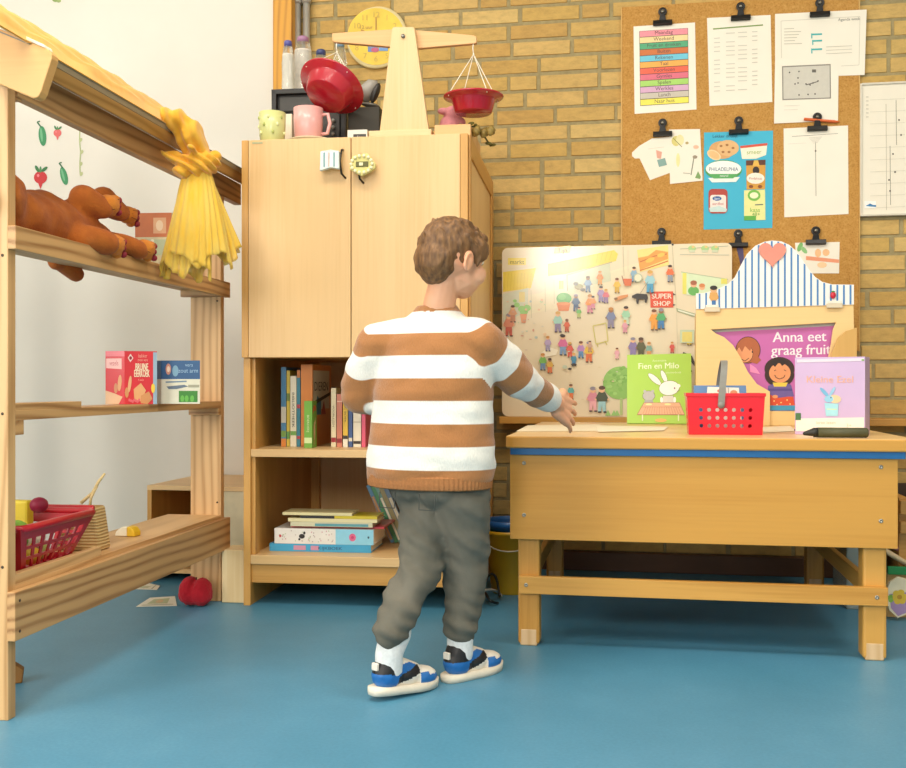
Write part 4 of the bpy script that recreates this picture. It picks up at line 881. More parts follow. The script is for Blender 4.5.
for i in range(26): u, v = random.uniform(506, 550), random.uniform(300, 340); A.ell(u, v, random.uniform(.6, 2), random.uniform(.5, 1.6), random.choice(['#e8c8a0', '#c9d8b0', '#e0d8c0', '#d8a890', '#b8c8c0']), 7)
for i in range(16): u, v = random.uniform(506, 620), random.uniform(345, 410); A.ell(u, v, random.uniform(.5, 1.4), random.uniform(.4, .9), random.choice(['#e0d0a8', '#dcc8b0', '#d8d8c0']), 7)
c.build('street_drawing', pbd)
random.seed(11)
# ================================================================= STRIPED BOOK STAND (shop front)
SY = -.43; SM = ID
SP = lambda px, py, l=0: (lambda p: V((p.x, SY-l, p.z)))(onY(px, py, SY))
TZ2 = TZ+.0006
st = thing('display_stand', 'wooden shop shaped stand with blue and white striped scalloped top and pink heart', 'stand', (SP(775, 400).x, SY, TZ2))
MAPLE2 = wood('stand', '#ecca8c', '#e0ba76', 'x', 3, .4, False, .6)
bl, br = SP(696, 430), SP(856, 430); bl.z = br.z = TZ2
o1 = [(711, 329.5), (716, 333.5), (724, 337), (733, 345), (741, 358), (748, 372), (757, 384), (770, 391.5)]
o2 = [(803, 400), (812, 391), (820, 380), (827, 364), (831, 345), (833, 330), (836, 322.5)]
pts = [bl, SP(696, 306), SP(853.5, 302), br]
i1, i2 = SP(803, 430), SP(770, 430); i1.z = i2.z = TZ2
pts += [i1]+[SP(*p) for p in o2]+[SP(*p) for p in o1[0:]]+[i2]
c = MB(); c.prism(pts, (0, .012, 0), MAPLE2); c.build('front_panel', st, .001)
# striped valance
crv = [(696, 293.5), (704, 293), (717, 289.5), (728, 284), (735, 277), (741, 265), (747, 254), (755, 246), (764, 242), (772, 240.7), (781, 241.5), (789, 245), (796, 251), (803, 261), (809, 270), (815, 277), (822, 282), (832, 284.5), (853.6, 284.8)]
botl = lambda u: 309.2+(304.6-309.2)*(u-696)/157.5
c = MB(); wh = plain('#f1f0ea', .45, .02, name='white_lacquer'); cap = [SP(u, v, .004) for u, v in crv]
c.prism([SP(696, botl(696), .004)]+cap+[SP(853.6, botl(853.6), .004)], (0, .016, 0), wh)
def ytop(u):
    for (a, b), (d, e) in zip(crv, crv[1:]):
        if a <= u <= d: return b+(e-b)*(u-a)/(d-a)
    return 290
A = Art(c, lambda u, v, l: SP(u, v, .0042+l), .45)
u = 699.5
while u < 852:
    if ytop(u) < botl(u)-2: A.poly([(u-.95, max(ytop(u-.95), ytop(u))+.5), (u+.95, max(ytop(u+.95), ytop(u))+.5), (u+.95, botl(u)-.2), (u-.95, botl(u)-.2)], '#4f86be')
    u += 6.55
val = c.build('striped_top', st)
c = MB(); hp = []
for k in range(40):
    t = 2*PI*k/40; hx = 16*math.sin(t)**3; hy = 13*math.cos(t)-5*math.cos(2*t)-2*math.cos(3*t)-math.cos(4*t); hp.append(SP(772+hx*.86, 253.6-hy*.86, .0052))
c.prism(hp, (0, -.005, 0), plain('#e08f7c', .5, .04)); c.build('heart', val, .001)
c = MB()
for px, py, lab in ((712, 309.5, 0), (834, 305.5, 1)):
    p = SP(px, py, .0045); c.box(p.x-.024, p.x+.024, SY-.012, SY-.0045, p.z-.008, p.z+.006, plain('#d9ccb0', .4)); c.box(p.x-.02, p.x+.02, SY-.0125, SY-.0045, p.z+.006, p.z+.014, plain('#ece6d6', .4))
c.build('label_holder', st, .001)
# printed figure and strawberry knob on the valance
c = MB(); A = Art(c, lambda u, v, l: SP(u, v, .006+l), .5)
A.ell(713.5, 290, 3.4, 3.2, '#d9a878', 12); A.ell(713.5, 288, 3.8, 2.3, '#2c2622', 12); A.poly([(710, 292.5), (717, 292.5), (718.5, 298), (716, 301), (711, 301), (709, 298)], '#d8a45c'); A.rect(712, 300.5, 715.6, 306, '#3f72a8');
o = c.build('figure_print', val)
c = MB(); p = SP(832.5, 295.5, .010); c.ell((p.x, p.y, p.z), (.0085, .007, .011), plain('#c8203a', .35)); c.ell((p.x, p.y, p.z+.011), (.006, .005, .003), plain('#4c8f44', .5)); c.build('strawberry_knob', val)
# base board, back and side wing
c = MB(); z_bk = onY(780, 411, SY+.03).z; c.box(bl.x+.01, br.x-.012, SY+.012, SY+.14, TZ2, z_bk, MAPLE2); c.build('base_board', st, .001)
c = MB(); c.box(bl.x+.004, bl.x+.016, SY+.012, SY+.15, TZ2, SP(700, 312).z, MAPLE2); c.build('side_wall', st, .001)
c = MB(); w0 = onY(833, 400, SY-.03); w1 = onY(856.5, 328, SY-.03)
wp = [(829.5, 420), (829.5, 372), (832, 352), (838, 338), (846, 331), (857, 327.6), (857, 420)]
wp3 = [(lambda p: V((p.x, SY-.022, p.z)))(onY(u, v, SY-.022)) for u, v in wp]; wp3[0].z = wp3[-1].z = TZ2
c.prism(wp3, (0, .010, 0), wood('wing', '#d9ae66', '#cc9e54', 'z', 3, .5, False, .6)); c.build('side_wing', st, .001)
# book inside the stand
BY = SY+.02; BP = lambda px, py, l=0: (lambda p: V((p.x, BY-l, p.z)))(onY(px, py, BY))
a, b = BP(704, 324.8), BP(850, 411); b.z = z_bk+.0006
bk = thing('picture_book', 'pink picture book about eating fruit standing inside the wooden shop stand', 'book', ((a.x+b.x)/2, BY, b.z))
c = MB(); c.box(a.x, b.x, BY, BY+.003, b.z, a.z, plain('#c669ae', .4, .02, 10, coat=.2)); c.box(a.x, b.x, BY+.012, BY+.015, b.z, a.z, plain('#c669ae', .4, .02, 10, coat=.2)); c.box(a.x, a.x+.003, BY+.003, BY+.012, b.z, a.z, plain('#a8aeb0', .5)); cv = c.build('cover', bk)
c = MB(); c.box(a.x+.003, b.x-.003, BY+.003, BY+.012, b.z+.003, a.z-.003, PG); c.build('pages', bk)
c = MB(); A = Art(c, lambda u, v, l: BP(u, v, .0004+l), .5, 0)
A.poly([(704, 329.5), (850, 321.5), (850, 325), (704, 333)], '#b2b6b4')
A.text('Anna eet', 799.5, 341.6, 14.6, '#f6ecf2', slope=-.02, bold=.22); A.text('graag fruit', 801, 354.6, 14.6, '#f6ecf2', slope=-.02, bold=.22)
HAIR, OUT = '#b0623a', '#3a2620'
A.ell(748, 350, 12.5, 13.5, OUT, 28); A.ell(748, 350, 11.8, 12.8, HAIR, 28); A.poly([(754, 352), (761, 360), (757, 364), (750, 362)], HAIR)
A.ell(744.6, 353.5, 8.6, 9.6, OUT, 24); A.ell(744.6, 353.5, 8.1, 9.1, '#e69c6c', 24); A.poly([(737, 344), (742, 352), (745, 346), (750, 351), (753, 343), (745, 339)], HAIR); A.ell(752.4, 352, .8, 1, '#2a1c18', 8); A.line([(741, 359), (745, 361), (749, 358)], .6, OUT); A.poly([(750, 364), (756, 368), (760, 374), (750, 372)], '#ee92c0')
A.ell(779.4, 369, 15, 12, OUT, 28); A.ell(779.4, 375, 14.8, 12, OUT, 24)
A.ell(779.8, 373, 10.8, 9.8, '#e69a68', 26); A.poly([(769, 370), (772, 364), (775, 367), (779, 362), (782, 366), (786, 363), (790, 369), (788, 361), (779, 358.6), (771, 361)], '#2f2220')
A.line([(774.6, 375), (776, 377.6), (779.6, 379), (783.6, 377.6), (785, 375)], .7, OUT); A.line([(774, 371), (776, 369.8)], .6, OUT); A.line([(784, 369.8), (786, 371)], .6, OUT)
A.poly([(768, 386), (776, 382.6), (785, 382.6), (791, 385), (794, 396), (790, 398), (768, 397)], '#6c5c9c'); A.poly([(772.6, 382.6), (787.6, 382.6), (786, 386.6), (774, 386.6)], '#e8c84c'); A.poly([(768, 388.6), (792, 388.6), (792, 391), (768, 391)], '#57488a')
A.poly([(765, 397), (769, 394), (777, 398), (788, 396.6), (793, 396.6), (795, 406), (766, 406)], '#d8502f'); 
for u, v in ((774, 401), (781, 402.6), (787, 400), (790, 404), (777, 404.6)): A.ell(u, v, .8, .7, '#f2dc8c', 6)
A.poly([(764, 405.4), (796, 405.4), (795, 410.5), (765, 410.5)], '#3f97bc'); A.ell(775, 396.6, 3, 1.8, '#e69a68', 8)
c.build('cover_picture', cv)
# ---------------- purple boxed book in front right
QY = -.985; a, b = onY(795, 357.5, QY), onY(862, 432, QY); zq = TZ2
QF = frame(a.x, QY, zq, -20); qb = thing('picture_book', 'lilac hard book with an orange title standing at the right end of the table', 'book', QF)
hq = a.z-zq; wq = onp(QF, 1, 0, 865, 357).x; LIL = plain('#c9aed2', .5, .03, 10)
c = MB(QF); c.box(0, wq, 0, .004, 0, hq, LIL); c.box(0, wq, .074, .078, 0, hq, plain('#a98eac', .5)); c.box(wq-.003, wq, .004, .074, 0, hq, plain('#b79bb8', .5)); cv = c.build('cover', qb, .0008)  # side and back in darker lilac, their shade put into the colour
c = MB(QF); c.box(.002, wq-.004, .0042, .0738, .003, hq-.004, PG); c.build('pages', qb)
c = MB(); A = Art(c, (lambda u, v, l: QF @ (lambda p: V((p.x, -.0006-l, p.z)))(onp(QF, 1, 0, u, v))), .5, 0)
zb2 = onY(800, 420, QY).z
A.poly([(796, 418.6), (864, 417.4), (864, 432.5), (796, 431)], '#efe8d6'); A.poly([(797, 359.5), (864, 358), (864, 361), (797, 362.6)], '#e0d2de')
A.text('Kleine Ezel', 830, 382.5, 9.6, '#e9ac92', sx=1.12, bold=.1); A.ell(864-1, 360, 1.6, 1, '#8ab06c', 8)

A.ell(824.6, 392.4, 1.8, 6.6, '#6fb0d4', 12, -.75); A.ell(832.4, 391.6, 1.5, 5.6, '#8fc0dc', 12, .55); A.ell(835, 399, 6.2, 4.2, '#e6c79c', 16, .1); A.poly([(824.6, 403), (838.6, 403.6), (838, 416), (826, 416)], '#9fd6e0'); A.ell(829, 399, 4.6, 3.4, '#8cc4dc', 12); A.line([(827, 409), (837, 409.4)], .8, '#d9e8a0'); A.ell(831, 397.6, .7, .8, '#3c4450', 8); A.text('leren lezen', 826, 424, 4.4, '#c4b89c'); A.text('3+', 849, 427, 5, '#c9bda0')
A.rect(795.6, 413, 801, 420, '#3f6f3c')
c.build('cover_picture', cv)
# thick wax crayon
p0, p1 = onZ(803, 431, TZ2+.014), onZ(868, 431, TZ2+.014); CYY = -1.155
p0 = onY(803, 431, CYY); p1 = onY(868, 431, CYY); r = .0125; zc_ = TZ2+r
t = thing('wax_crayon', 'thick dark green wax crayon lying along the front edge of the table', 'crayon', (p0.x, CYY, TZ2)); OLV = plain('#4b4a2c', .55, .15, 40)
c = MB(); c.tube([(p0.x+.035, CYY, zc_), (p1.x-.004, CYY, zc_), (p1.x, CYY, zc_)], [r, r, r*.8], OLV, 16); c.build('crayon_body', t)
c = MB(); c.tube([(p0.x, CYY, zc_-.004), (p0.x+.004, CYY, zc_-.003), (p0.x+.022, CYY, zc_), (p0.x+.025, CYY, zc_), (p0.x+.035, CYY, zc_)], [.003, .005, .0095, .0115, .012], plain('#1d1c14', .5, .1), 16); c.build('crayon_tip', t)
c = MB(); c.ell(onZ(795.5, 430, TZ2+.003), (.004, .004, .003), plain('#2c2c20', .6)); o = c.build('crayon_crumb'); tag(o, 'tiny dark crumb of crayon left of the thick crayon', 'crumb')
# ---------------- green rabbit book
GY0, GY1 = -.33, -.27
zt = onY(640, 355, GY1).z; a = onY(627, 423, GY0); b = onY(692, 423, GY0)
mp = quadmap((a.x, GY1, zt), (b.x, GY1, zt+.004), (b.x, GY0, TZ2+.001), (a.x, GY0, TZ2+.001))
gb = thing('picture_book', 'lime green picture book with a white rabbit, propped upright in front of the street board', 'book', ((a.x+b.x)/2, GY0, TZ2))
def slabq(c, l0, l1, mat, e=0): c.add([mp(u, v, l) for l in (l0, l1) for u, v in ((e, e), (1-e, e), (1-e, 1-e), (e, 1-e))], [(0, 1, 2, 3), (7, 6, 5, 4), (0, 4, 5, 1), (1, 5, 6, 2), (2, 6, 7, 3), (3, 7, 4, 0)], mat)
LG = plain('#a9d24a', .4, .02, 10, coat=.2)
c = MB(); slabq(c, 0, .002, LG); slabq(c, -.010, -.008, LG); cv = c.build('cover', gb)
c = MB(); slabq(c, -.0078, -.0002, PG, .012); c.build('pages', gb)
c = MB(); U = lambda px: (px-626)/65.; W = lambda py: (py-354.5)/68.5
A = Art(c, lambda u, v, l: mp(U(u), W(v), .0021+l), .4, .2)
A.text('Annemarie', 659, 362, 3.2, '#dcebb0'); A.text('Fien en Milo', 658, 369, 8.4, '#eaf4cc', bold=.1); A.text('prentenboek', 673, 374, 3, '#dcebb0')
OUTL = '#6a6a4c'
for (u, v, a_, b_, t_) in ((654, 379.5, 2.7, 8.2, -.85), (663.5, 377, 2.2, 6.6, -.4)):
    A.ell(u, v, a_+.4, b_+.4, OUTL, 18, t_); A.ell(u, v, a_, b_, '#f4f4e6', 18, t_)
A.ell(668.6, 388.4, 10.4, 7.4, OUTL, 24, -.1); A.ell(668.6, 388.4, 10, 7, '#f6f4ea', 24, -.1); A.ell(677.6, 386.4, 2.4, 2, '#f6f4ea', 10); A.ell(674, 388.6, .8, .9, '#7a4f6c', 8); A.line([(676, 391.6), (679, 391)], .4, OUTL)
A.poly([(662, 396), (673, 396), (675, 404), (660, 404)], OUTL); A.poly([(662.4, 396), (672.6, 396), (674.4, 403.6), (660.6, 403.6)], '#d9d2c4'); A.ell(660.8, 400, 1.4, 3, '#f4f4e6', 8); A.ell(674, 400, 1.4, 3, '#f4f4e6', 8)
A.ell(648, 396, 6.4, 5.2, OUTL, 16); A.ell(648, 396, 6, 4.8, '#b9b6b2', 16); A.ell(644, 391.6, 1.6, 1.6, '#b9b6b2', 8); A.ell(652, 391.6, 1.6, 1.6, '#b9b6b2', 8); A.poly([(644, 400), (652, 400), (653, 404), (643, 404)], '#a8a5a0')
A.poly([(643, 402.6), (679, 402.6), (684, 414.8), (636, 414.8)], '#b0684c'); A.poly([(643.4, 403), (678.6, 403), (683.4, 414.2), (636.8, 414.2)], '#e2ae86')
for i in range(15): A.line([(645+i*2.3, 407), (642+i*2.75, 414)], .4, '#c98864')
A.line([(640, 407), (681, 407)], .5, '#c98864'); A.ell(648, 404.4, 3.4, 1, '#e8e49c', 10); A.ell(667, 404.4, 3.4, 1, '#e8e49c', 10)
A.rect(641, 414.4, 642.2, 420.6, '#dfe8b4'); A.rect(677, 414.4, 678.2, 420.6, '#dfe8b4'); A.ell(660, 420, 6, 1.8, '#e6b45c', 12)
c.build('cover_picture', cv)
# ---------------- loose papers
def loose(pts, lab, dz=0, col='#efe2c4'):
    c = MB(); w = [V(p) for p in pts]; w = [onZ(u, v, TZ2+dz) for u, v in pts]
    c.prism(w, (0, 0, .0009), plain(col, .6, .03)); o = c.build('paper_sheet'); tag(o, lab, 'paper', 'papers lying on the play table')
loose([(528, 425.5), (600, 424.5), (604, 431), (516, 431.5)], 'cream paper lying on the table under the child’s hand'.replace('’', "'"))
loose([(596, 425.6), (668, 427), (664, 430.5), (598, 432)], 'cream paper lying between the hand and the green rabbit book', .0012, '#f3e8cc')
loose([(762, 427.5), (790, 426), (796, 431), (764, 433)], 'pale sheet lying between the red basket and the lilac book')
# ---------------- red toy shopping basket
a, b = onZ(689, 434.5, TZ2), onZ(761, 434.5, TZ2); bw = b.x-a.x; KM = frame(a.x, a.y, TZ2, 0); bd = .105
ht = onY(700, 393.5, a.y-.006).z-TZ2; fl = .006
bs = thing('toy_shopping_basket', 'small bright red toy basket with grey handle on the front of the play table', 'basket', KM)
RD = plain('#dd1228', .35, .04, 10, coat=.3, name='bright_red_plastic'); GRY = plain('#84827a', .45, .05, 30)
c = MB(KM); B0 = [V((0, 0, 0)), V((bw, 0, 0)), V((bw, bd, 0)), V((0, bd, 0))]; B1 = [V((-fl, -fl, ht)), V((bw+fl, -fl, ht)), V((bw+fl, bd+fl, ht)), V((-fl, bd+fl, ht))]
for k, nx in ((0, 7), (1, 4), (2, 7), (3, 4)):
    j = (k+1) % 4; perforated(c, B0[k], B0[j], B1[j], B1[k], nx, 3, .50, .52, -.0025, RD, (.12, .12, .12, .3))
c.box(0, bw, 0, bd, 0, .003, RD); c.build('basket_body', bs, 0)
c = MB(KM); z_ = ht
for y in (-fl-.002, bd+fl-.001): c.box(-fl-.002, bw+fl+.002, y, y+.003, z_-.008, z_+.001, RD)
for x in (-fl-.002, bw+fl-.001): c.box(x, x+.003, -fl, bd+fl, z_-.008, z_+.001, RD)
c.build('rim', bs, .001)
c = MB(KM); pth = []
hx = bw*.5-.012
for k in range(21):
    t = PI*k/20; pth.append(V((hx+.012*math.sin(t)*1.0, -fl-.003+(bd+2*fl+.006)*(1-math.cos(t))/2, ht-.03+.115*math.sin(t)**.8+ (0 if 0 < k < 20 else 0))))
wd = .0085; vs = []; fs = []
for p in pth:
    for dx, n_ in ((-wd, 0), (wd, 0)): vs.append(p+V((dx, 0, 0)))
cen = V((hx, bd/2, ht))
for p in pth:
    q_ = (p-cen).normalized()*.003
    for dx in (-wd, wd): vs.append(p+q_+V((dx, 0, 0)))
n = len(pth)
for i in range(n-1):
    fs += [(2*i, 2*i+1, 2*i+3, 2*i+2), (2*n+2*i, 2*n+2*i+2, 2*n+2*i+3, 2*n+2*i+1), (2*i, 2*i+2, 2*n+2*i+2, 2*n+2*i), (2*i+1, 2*n+2*i+1, 2*n+2*i+3, 2*i+3)]
c.add(vs, fs, GRY, False)
for y in (-fl-.006, bd+fl+.003): c.lathe([(0, -.003), (.009, -.003), (.009, .003), (0, .003)], GRY, Matrix.Translation((hx, y, ht-.03)) @ rot('X', 90), 16)
c.build('handle', bs)
c = MB(KM); M2 = KM @ Matrix.Translation((.018, .03, .006)) @ rot('Z', 3) @ rot('X', -16)
card = thing('card_box', 'white and blue card box with a printed rim sitting inside the red toy basket', 'box', M2)
c = MB(M2); cw, chh = bw-.05, ht+.020; c.box(0, cw, 0, .02, 0, chh, plain('#5f86b4', .4, .05, coat=.2)); A = Art(c, lambda u, v, l: V((u*cw, -l, v*chh)), .4)
A.poly([(.16, .05), (.9, .05), (.86, .95), (.26, .97)], '#efeadb'); A.ell(.42, .74, .12, .1, '#eab65a', 14); A.ell(.5, .88, .06, .04, '#d8705c', 10); A.ell(.76, .84, .07, .06, '#d98c62', 12); A.line([(.6, .95), (.62, .72)], .02, '#9aa0a4'); A.line([(.66, .95), (.66, .78)], .02, '#b8b4a8')
c.build('box_body', card)
# ================================================================= BUCKET, CABLES, STORAGE BEHIND THE TABLE
bp = V((-.405, -.47, 0)); hB = .205
bkt = thing('bucket', 'yellow bucket on the floor between the cabinet and the table', 'bucket', Matrix.Translation(bp))
YEL = plain('#dcab1e', .4, .06, 10, coat=.2, name='yellow_plastic'); BL2 = plain('#1d63a8', .4, .06, 10, coat=.2)
c = MB(Matrix.Translation(bp)); c.lathe([(0, 0), (.062, 0), (.064, .004), (.084, hB-.012), (.090, hB-.012), (.091, hB), (.085, hB), (.061, .006), (0, .006)], YEL, None, 36); c.build('bucket_body', bkt)
c = MB(Matrix.Translation(bp)); c.tube([(-.088+.0*k, .0, hB-.01) if 0 else (.091*math.cos(PI+PI*k/12), -.091*math.sin(PI*k/12)*.9, hB-.012-.05*math.sin(PI*k/12)) for k in range(13)], .0022, plain('#d9d2bc', .4), 6); c.build('carry_handle', bkt)
bk2 = thing('bucket', 'blue bucket nested inside the yellow one, only its rim showing', 'bucket', Matrix.Translation(bp+V((0, 0, .02))))
c = MB(Matrix.Translation(bp+V((0, 0, .008)))); c.lathe([(0, 0), (.054, 0), (.082, hB+.004), (.089, hB+.004), (.090, hB+.024), (.083, hB+.024), (.080, hB+.01), (.052, .006), (0, .006)], BL2, None, 36); c.build('bucket_body', bk2)
for i, (lab, col, z0) in enumerate((('black cable coiled on the floor behind the child, lowest', '#1c1a18', .004), ('grey cable looped on the floor beside the bucket', '#b9b4a8', .005), ('black cable lying highest in the tangle beside the bucket', '#22201e', .016))):
    c = MB(); pts = []
    for k in range(25):
        t = k/24; p = onY(476+24*t, 578+9*math.sin(t*5+i*1.6)+i*5-4, -.62-.0*i); x = p.x
        pts.append(V((x, -.66+.05*math.sin(t*6+i*2)+.03*i, z0+.02*max(0, math.sin(t*PI))*(1+i*.9))))
    c.tube(pts, .0042, plain(col, .5), 8); o = c.build('cable'); tag(o, lab, 'cable')
# plug block (dark) behind the child
c = MB(); pass
# translucent tub under the right end
tx0, tx1 = .60-.19+.06, .70
c = MB()
tub = thing('storage_tub', 'cloudy translucent plastic tub standing behind the right table leg', 'tub', (.75, -.42, 0))
c = MB(); CL_ = plain('#b8c4be', .25, .03, trans=.35, alpha=.7, name='cloudy_plastic'); x0, x1, y0, y1, h_ = .625, .74, -.56, -.34, .20
for bx_ in ((x0, x1, y0, y0+.003, 0, h_), (x0, x1, y1-.003, y1, 0, h_), (x0, x0+.003, y0, y1, 0, h_), (x1-.003, x1, y0, y1, 0, h_), (x0, x1, y0, y1, 0, .003)): c.box(*bx_, CL_)
c.build('tub_body', tub); c = MB(); c.box(x0-.008, x1+.008, y0-.008, y1+.008, h_, h_+.012, plain('#c6ccc2', .35, .03)); c.build('lid', tub, .003)
# low rack at the right edge with toys
RX = .80; rk = thing('low_rack', 'low brown wooden rack against the brick wall at the right edge of the photo', 'rack', (1.1, -.3, 0))
WD = wood('rack', '#c8954c', '#a87632', 'x', 5, .5, False, .9); 
rx0 = onY(896.5, 520, -.62).x
for py0, py1 in ((500, 514), (521, 533)):
    z1, z0 = onY(903, py0, -.62).z, onY(903, py1, -.62).z; c = MB(); c.box(.76, 1.5, -.64, -.62, z0, z1, WD); c.build('front_slat', rk, .002)
for x in (.76, 1.47):
    c = MB(); c.box(x, x+.03, -.62, -.12, 0, onY(903, 498, -.62).z, WD); c.build('end_panel', rk, .002)
c = MB(); c.box(.79, 1.47, -.14, -.125, .05, onY(903, 498, -.62).z, plain('#3a2a1c', .7)); c.box(.79, 1.47, -.61, -.14, .05, .065, WD); c.build('rack_shelf', rk, .001)  # darkness behind the slats put in as a dark-coloured back panel
"""toys standing in front of the rack"""
fy = -.70
c = MB(); a = onY(889, 596, fy); b = onY(889, 614, fy)
fl_ = thing('foam_puzzle', 'flat toy cut-out with a yellow flower on lilac, leaning low at the right edge', 'toy', (.92, fy, 0))
F = lambda u, v, l=0: (lambda p: V((p.x, fy-l, max(p.z, .001))))(onY(u, v, fy))
c.prism([F(887, 590), F(890, 582), F(898, 577), F(910, 580), F(918, 592), F(916, 606), F(908, 614), F(898, 618), F(890, 611), F(886, 600)], (0, .012, 0), plain('#e9dfc0', .6)); bb = c.build('board_body', fl_, .001)
c = MB(); A = Art(c, lambda u, v, l: F(u, v, .0006+l), .6); A.poly([(889, 594), (910, 592), (915, 600), (908, 612), (898, 616), (891, 608)], '#a48ab4')
for k in range(6): A.ell(899.5+5*math.cos(k), 597+4.6*math.sin(k), 3.6, 3.2, '#d8b83c', 10)
A.ell(899.5, 597, 2.6, 2.4, '#b98a2c', 10); A.poly([(887.5, 596), (892, 594), (893, 600), (889, 602)], '#7cac48'); A.ell(891, 600, 2.2, 2.6, '#8cb850', 10); c.build('flower_print', fl_)
fy2 = -.66; F2 = lambda u, v: (lambda p: V((p.x, fy2, p.z)))(onY(u, v, fy2))
grs = thing('toy_crate', 'green edged crate of wooden railway pieces below the low rack', 'crate', (1.0, fy2, 0))
p0, p1 = F2(888, 566.5), F2(888, 574.5); c = MB(); c.box(p0.x, 1.4, fy2, fy2+.01, p1.z, p0.z, plain('#1f8a4c', .5)); c.build('green_edge', grs, .001)
c = MB(); c.box(p0.x, 1.4, fy2+.011, fy2+.03, .0, p1.z, plain('#c9a56a', .6, .1)); c.build('crate_body', grs, .001)
for i, (w0, w1, lab) in enumerate((((887, 552), (906, 567), 'pale wooden rail piece lying slanted in the green edged crate'), ((887, 545), (906, 555), 'dull mauve stick above the pale rail piece in the crate'))):
    a, b = F2(*w0), F2(w1[0]+6, w1[1]); a.y = b.y = fy2+.03+.02*i; c = MB(); c.tube([a, b], .008, plain(['#d9c39c', '#a8747c'][i], .6), 8); o = c.build(['wooden_rail', 'mauve_stick'][i]); tag(o, lab, 'toy')
# ================================================================= WOODEN MARKET STALL (left)
nf = onZ(8, 721, 0); SF = frame(nf.x, nf.y, 0, 1.5)
Ls = lambda px, py, x=0.018: onp(SF, 0, x, px, py)      # local point on the stall's right-hand faces
Lf = lambda px, py, y: onp(SF, 1, y, px, py)
PINE = lambda ax: wood('pine', '#cda06a', '#97683a', ax, 3.6, .5, True, 1.0)  # deeper brown: shade of the rails' and fascia's right-hand faces put into the colour
PINL = lambda ax: wood('pine_light', '#dab07a', '#b98a54', ax, 3, .5, True, .8)
far = Lf(200, 600, 1.19); YF = onp(SF, 2, 0, 205, 601).y
stall = thing('market_stall', 'tall wooden play market stall with shelves and a sloping roof at the left', 'stall', SF)
PT = .028; PW = .10
zroof = 1.29
for y0, lab in ((0, 0), (YF, 1)):
    c = MB(SF); c.box(-PW, 0, y0, y0+PT, 0, zroof, PINL('z')); p_ = c.build('post', stall, .002)
    c = MB(SF)
    for zz in (.31, .62, .94): c.lathe([(0, -.0005), (.003, -.0005), (.003, .0008), (0, .0008)], plain('#4a3b28', .5), Matrix.Translation((-.012, y0-.0003, zz)) @ rot('X', 90), 10)
    c.build('screw', p_)
# second pair of posts (left side, mostly outside the photo) carries the roof
for y0 in (0, YF):
    c = MB(SF); c.box(-.86, -.76, y0, y0+PT, 0, zroof+.33, PINL('z')); c.build('post', stall, .002)
yend = YF+PT+.006
# upper rail + shelf board
z1 = Ls(19, 226).z; z0 = Ls(19, 249.5).z; y0_ = Lf(12, 238, 0).y-.0
c = MB(SF); c.box(0, .018, -.002, yend, z0, z1, PINE('y')); c.build('rail', stall, .0015)
c = MB(SF); c.box(-.135, 0, PT, YF, z1-.026, z1-.010, PINE('y')); c.build('shelf_board', stall, .001)
c = MB(SF); c.box(-.125, -.0, YF-.02, YF, z0, z1-.026, PINE('x')); c.build('cleat', stall, .001)
ZU = z1-.010+.0006
# middle shelf
z1m = Ls(218, 401.3, 0).z; z0m = z1m-.021
c = MB(SF); c.box(-.10, 0.0, PT, YF, z0m, z1m, PINE('y')); c.build('shelf_board', stall, .001)
c = MB(SF); c.box(-.098, 0, YF-.02, YF, z0m-.022, z0m, PINE('x')); c.build('cleat', stall, .001)
c = MB(SF); c.box(-.098, 0.0, PT, PT+.03, z0m-.030, z0m, PINE('x')); c.build('cleat', stall, .001)
ye = Ls(82, 404, 0).y; c = MB(SF); c.box(-.05, -.001, PT, ye, z1m, z1m+.014, PINE('y')); c.build('loose_board', stall, .001)
ZM = z1m+.0006
# lower shelf with deep fascia
zf1 = Ls(17, 592).z; zf0 = Ls(17, 641).z
c = MB(SF); c.box(0, .018, -.004, yend, zf0, zf1, PINE('y')); fs_ = c.build('fascia', stall, .0015)
c = MB(SF)
for dy in (.012,):
    for dz in (.018, .08): c.lathe([(0, -.0005), (.0032, -.0005), (.0032, .0008), (0, .0008)], plain('#4a3524', .5), Matrix.Translation((.0185, dy, zf0+dz)) @ rot('Y', 90), 10)
c.build('screw', fs_)
zl = zf1+.010
xl = onp(SF, 2, zl, 168, 514).x
c = MB(SF); c.box(xl, -.001, PT, YF, zl-.02, zl, PINL('y')); c.build('shelf_board', stall, .001)
ye = Ls(102, 548, 0).y; c = MB(SF); c.box(-.022, -.002, PT, ye, zl, zl+.020, PINL('y')); c.build('edge_strip', stall, .001)
ZL = zl+.0006
# eave beam, roof panel, gable board
c = MB(SF); c.box(-.02, .004, PT, YF+.17, 1.268, 1.336, PINE('y')); c.build('eave_beam', stall, .0015)
c = MB(SF); c.box(-.86, .0, PT, PT+.022, 1.262, 1.30, PINE('x')); c.build('cross_beam', stall, .0015)
sl = .424; an = math.atan(sl)
def roofbox(c, x0, x1, y0, y1, n0, n1, mat):
    """box laid along the slope: x measured from the eave edge (x=.068) going left"""
    T = Matrix.Translation((.068, 0, 1.352)) @ Matrix.Rotation(an, 4, 'Y')
    c.box(x0, x1, y0, y1, n0, n1, mat, T)
c = MB(SF); roofbox(c, -1.05, -.0, -.03, YF+.17, -.014, -.002, plain('#a8977a', .5, .04)); c.build('roof_panel', stall, .001)
c = MB(SF); roofbox(c, -.022, .002, .0, YF+.17, -.042, -.0145, wood('eave', '#b98a4a', '#946628', 'y', 5)); c.build('eave_batten', stall, .001)
c = MB(SF); roofbox(c, -1.05, .001, -.038, YF+.17, -.0018, .0006, plain('#847c6c', .5, .04)); c.build('roof_edge_strip', stall)
gy = -.035
gp = [(-120, -22), (45.5, 48), (49.5, 50.5), (51.8, 54.5), (51.8, 58.5), (41, 92), (38, 97), (33.5, 98.3), (-120, 34)]
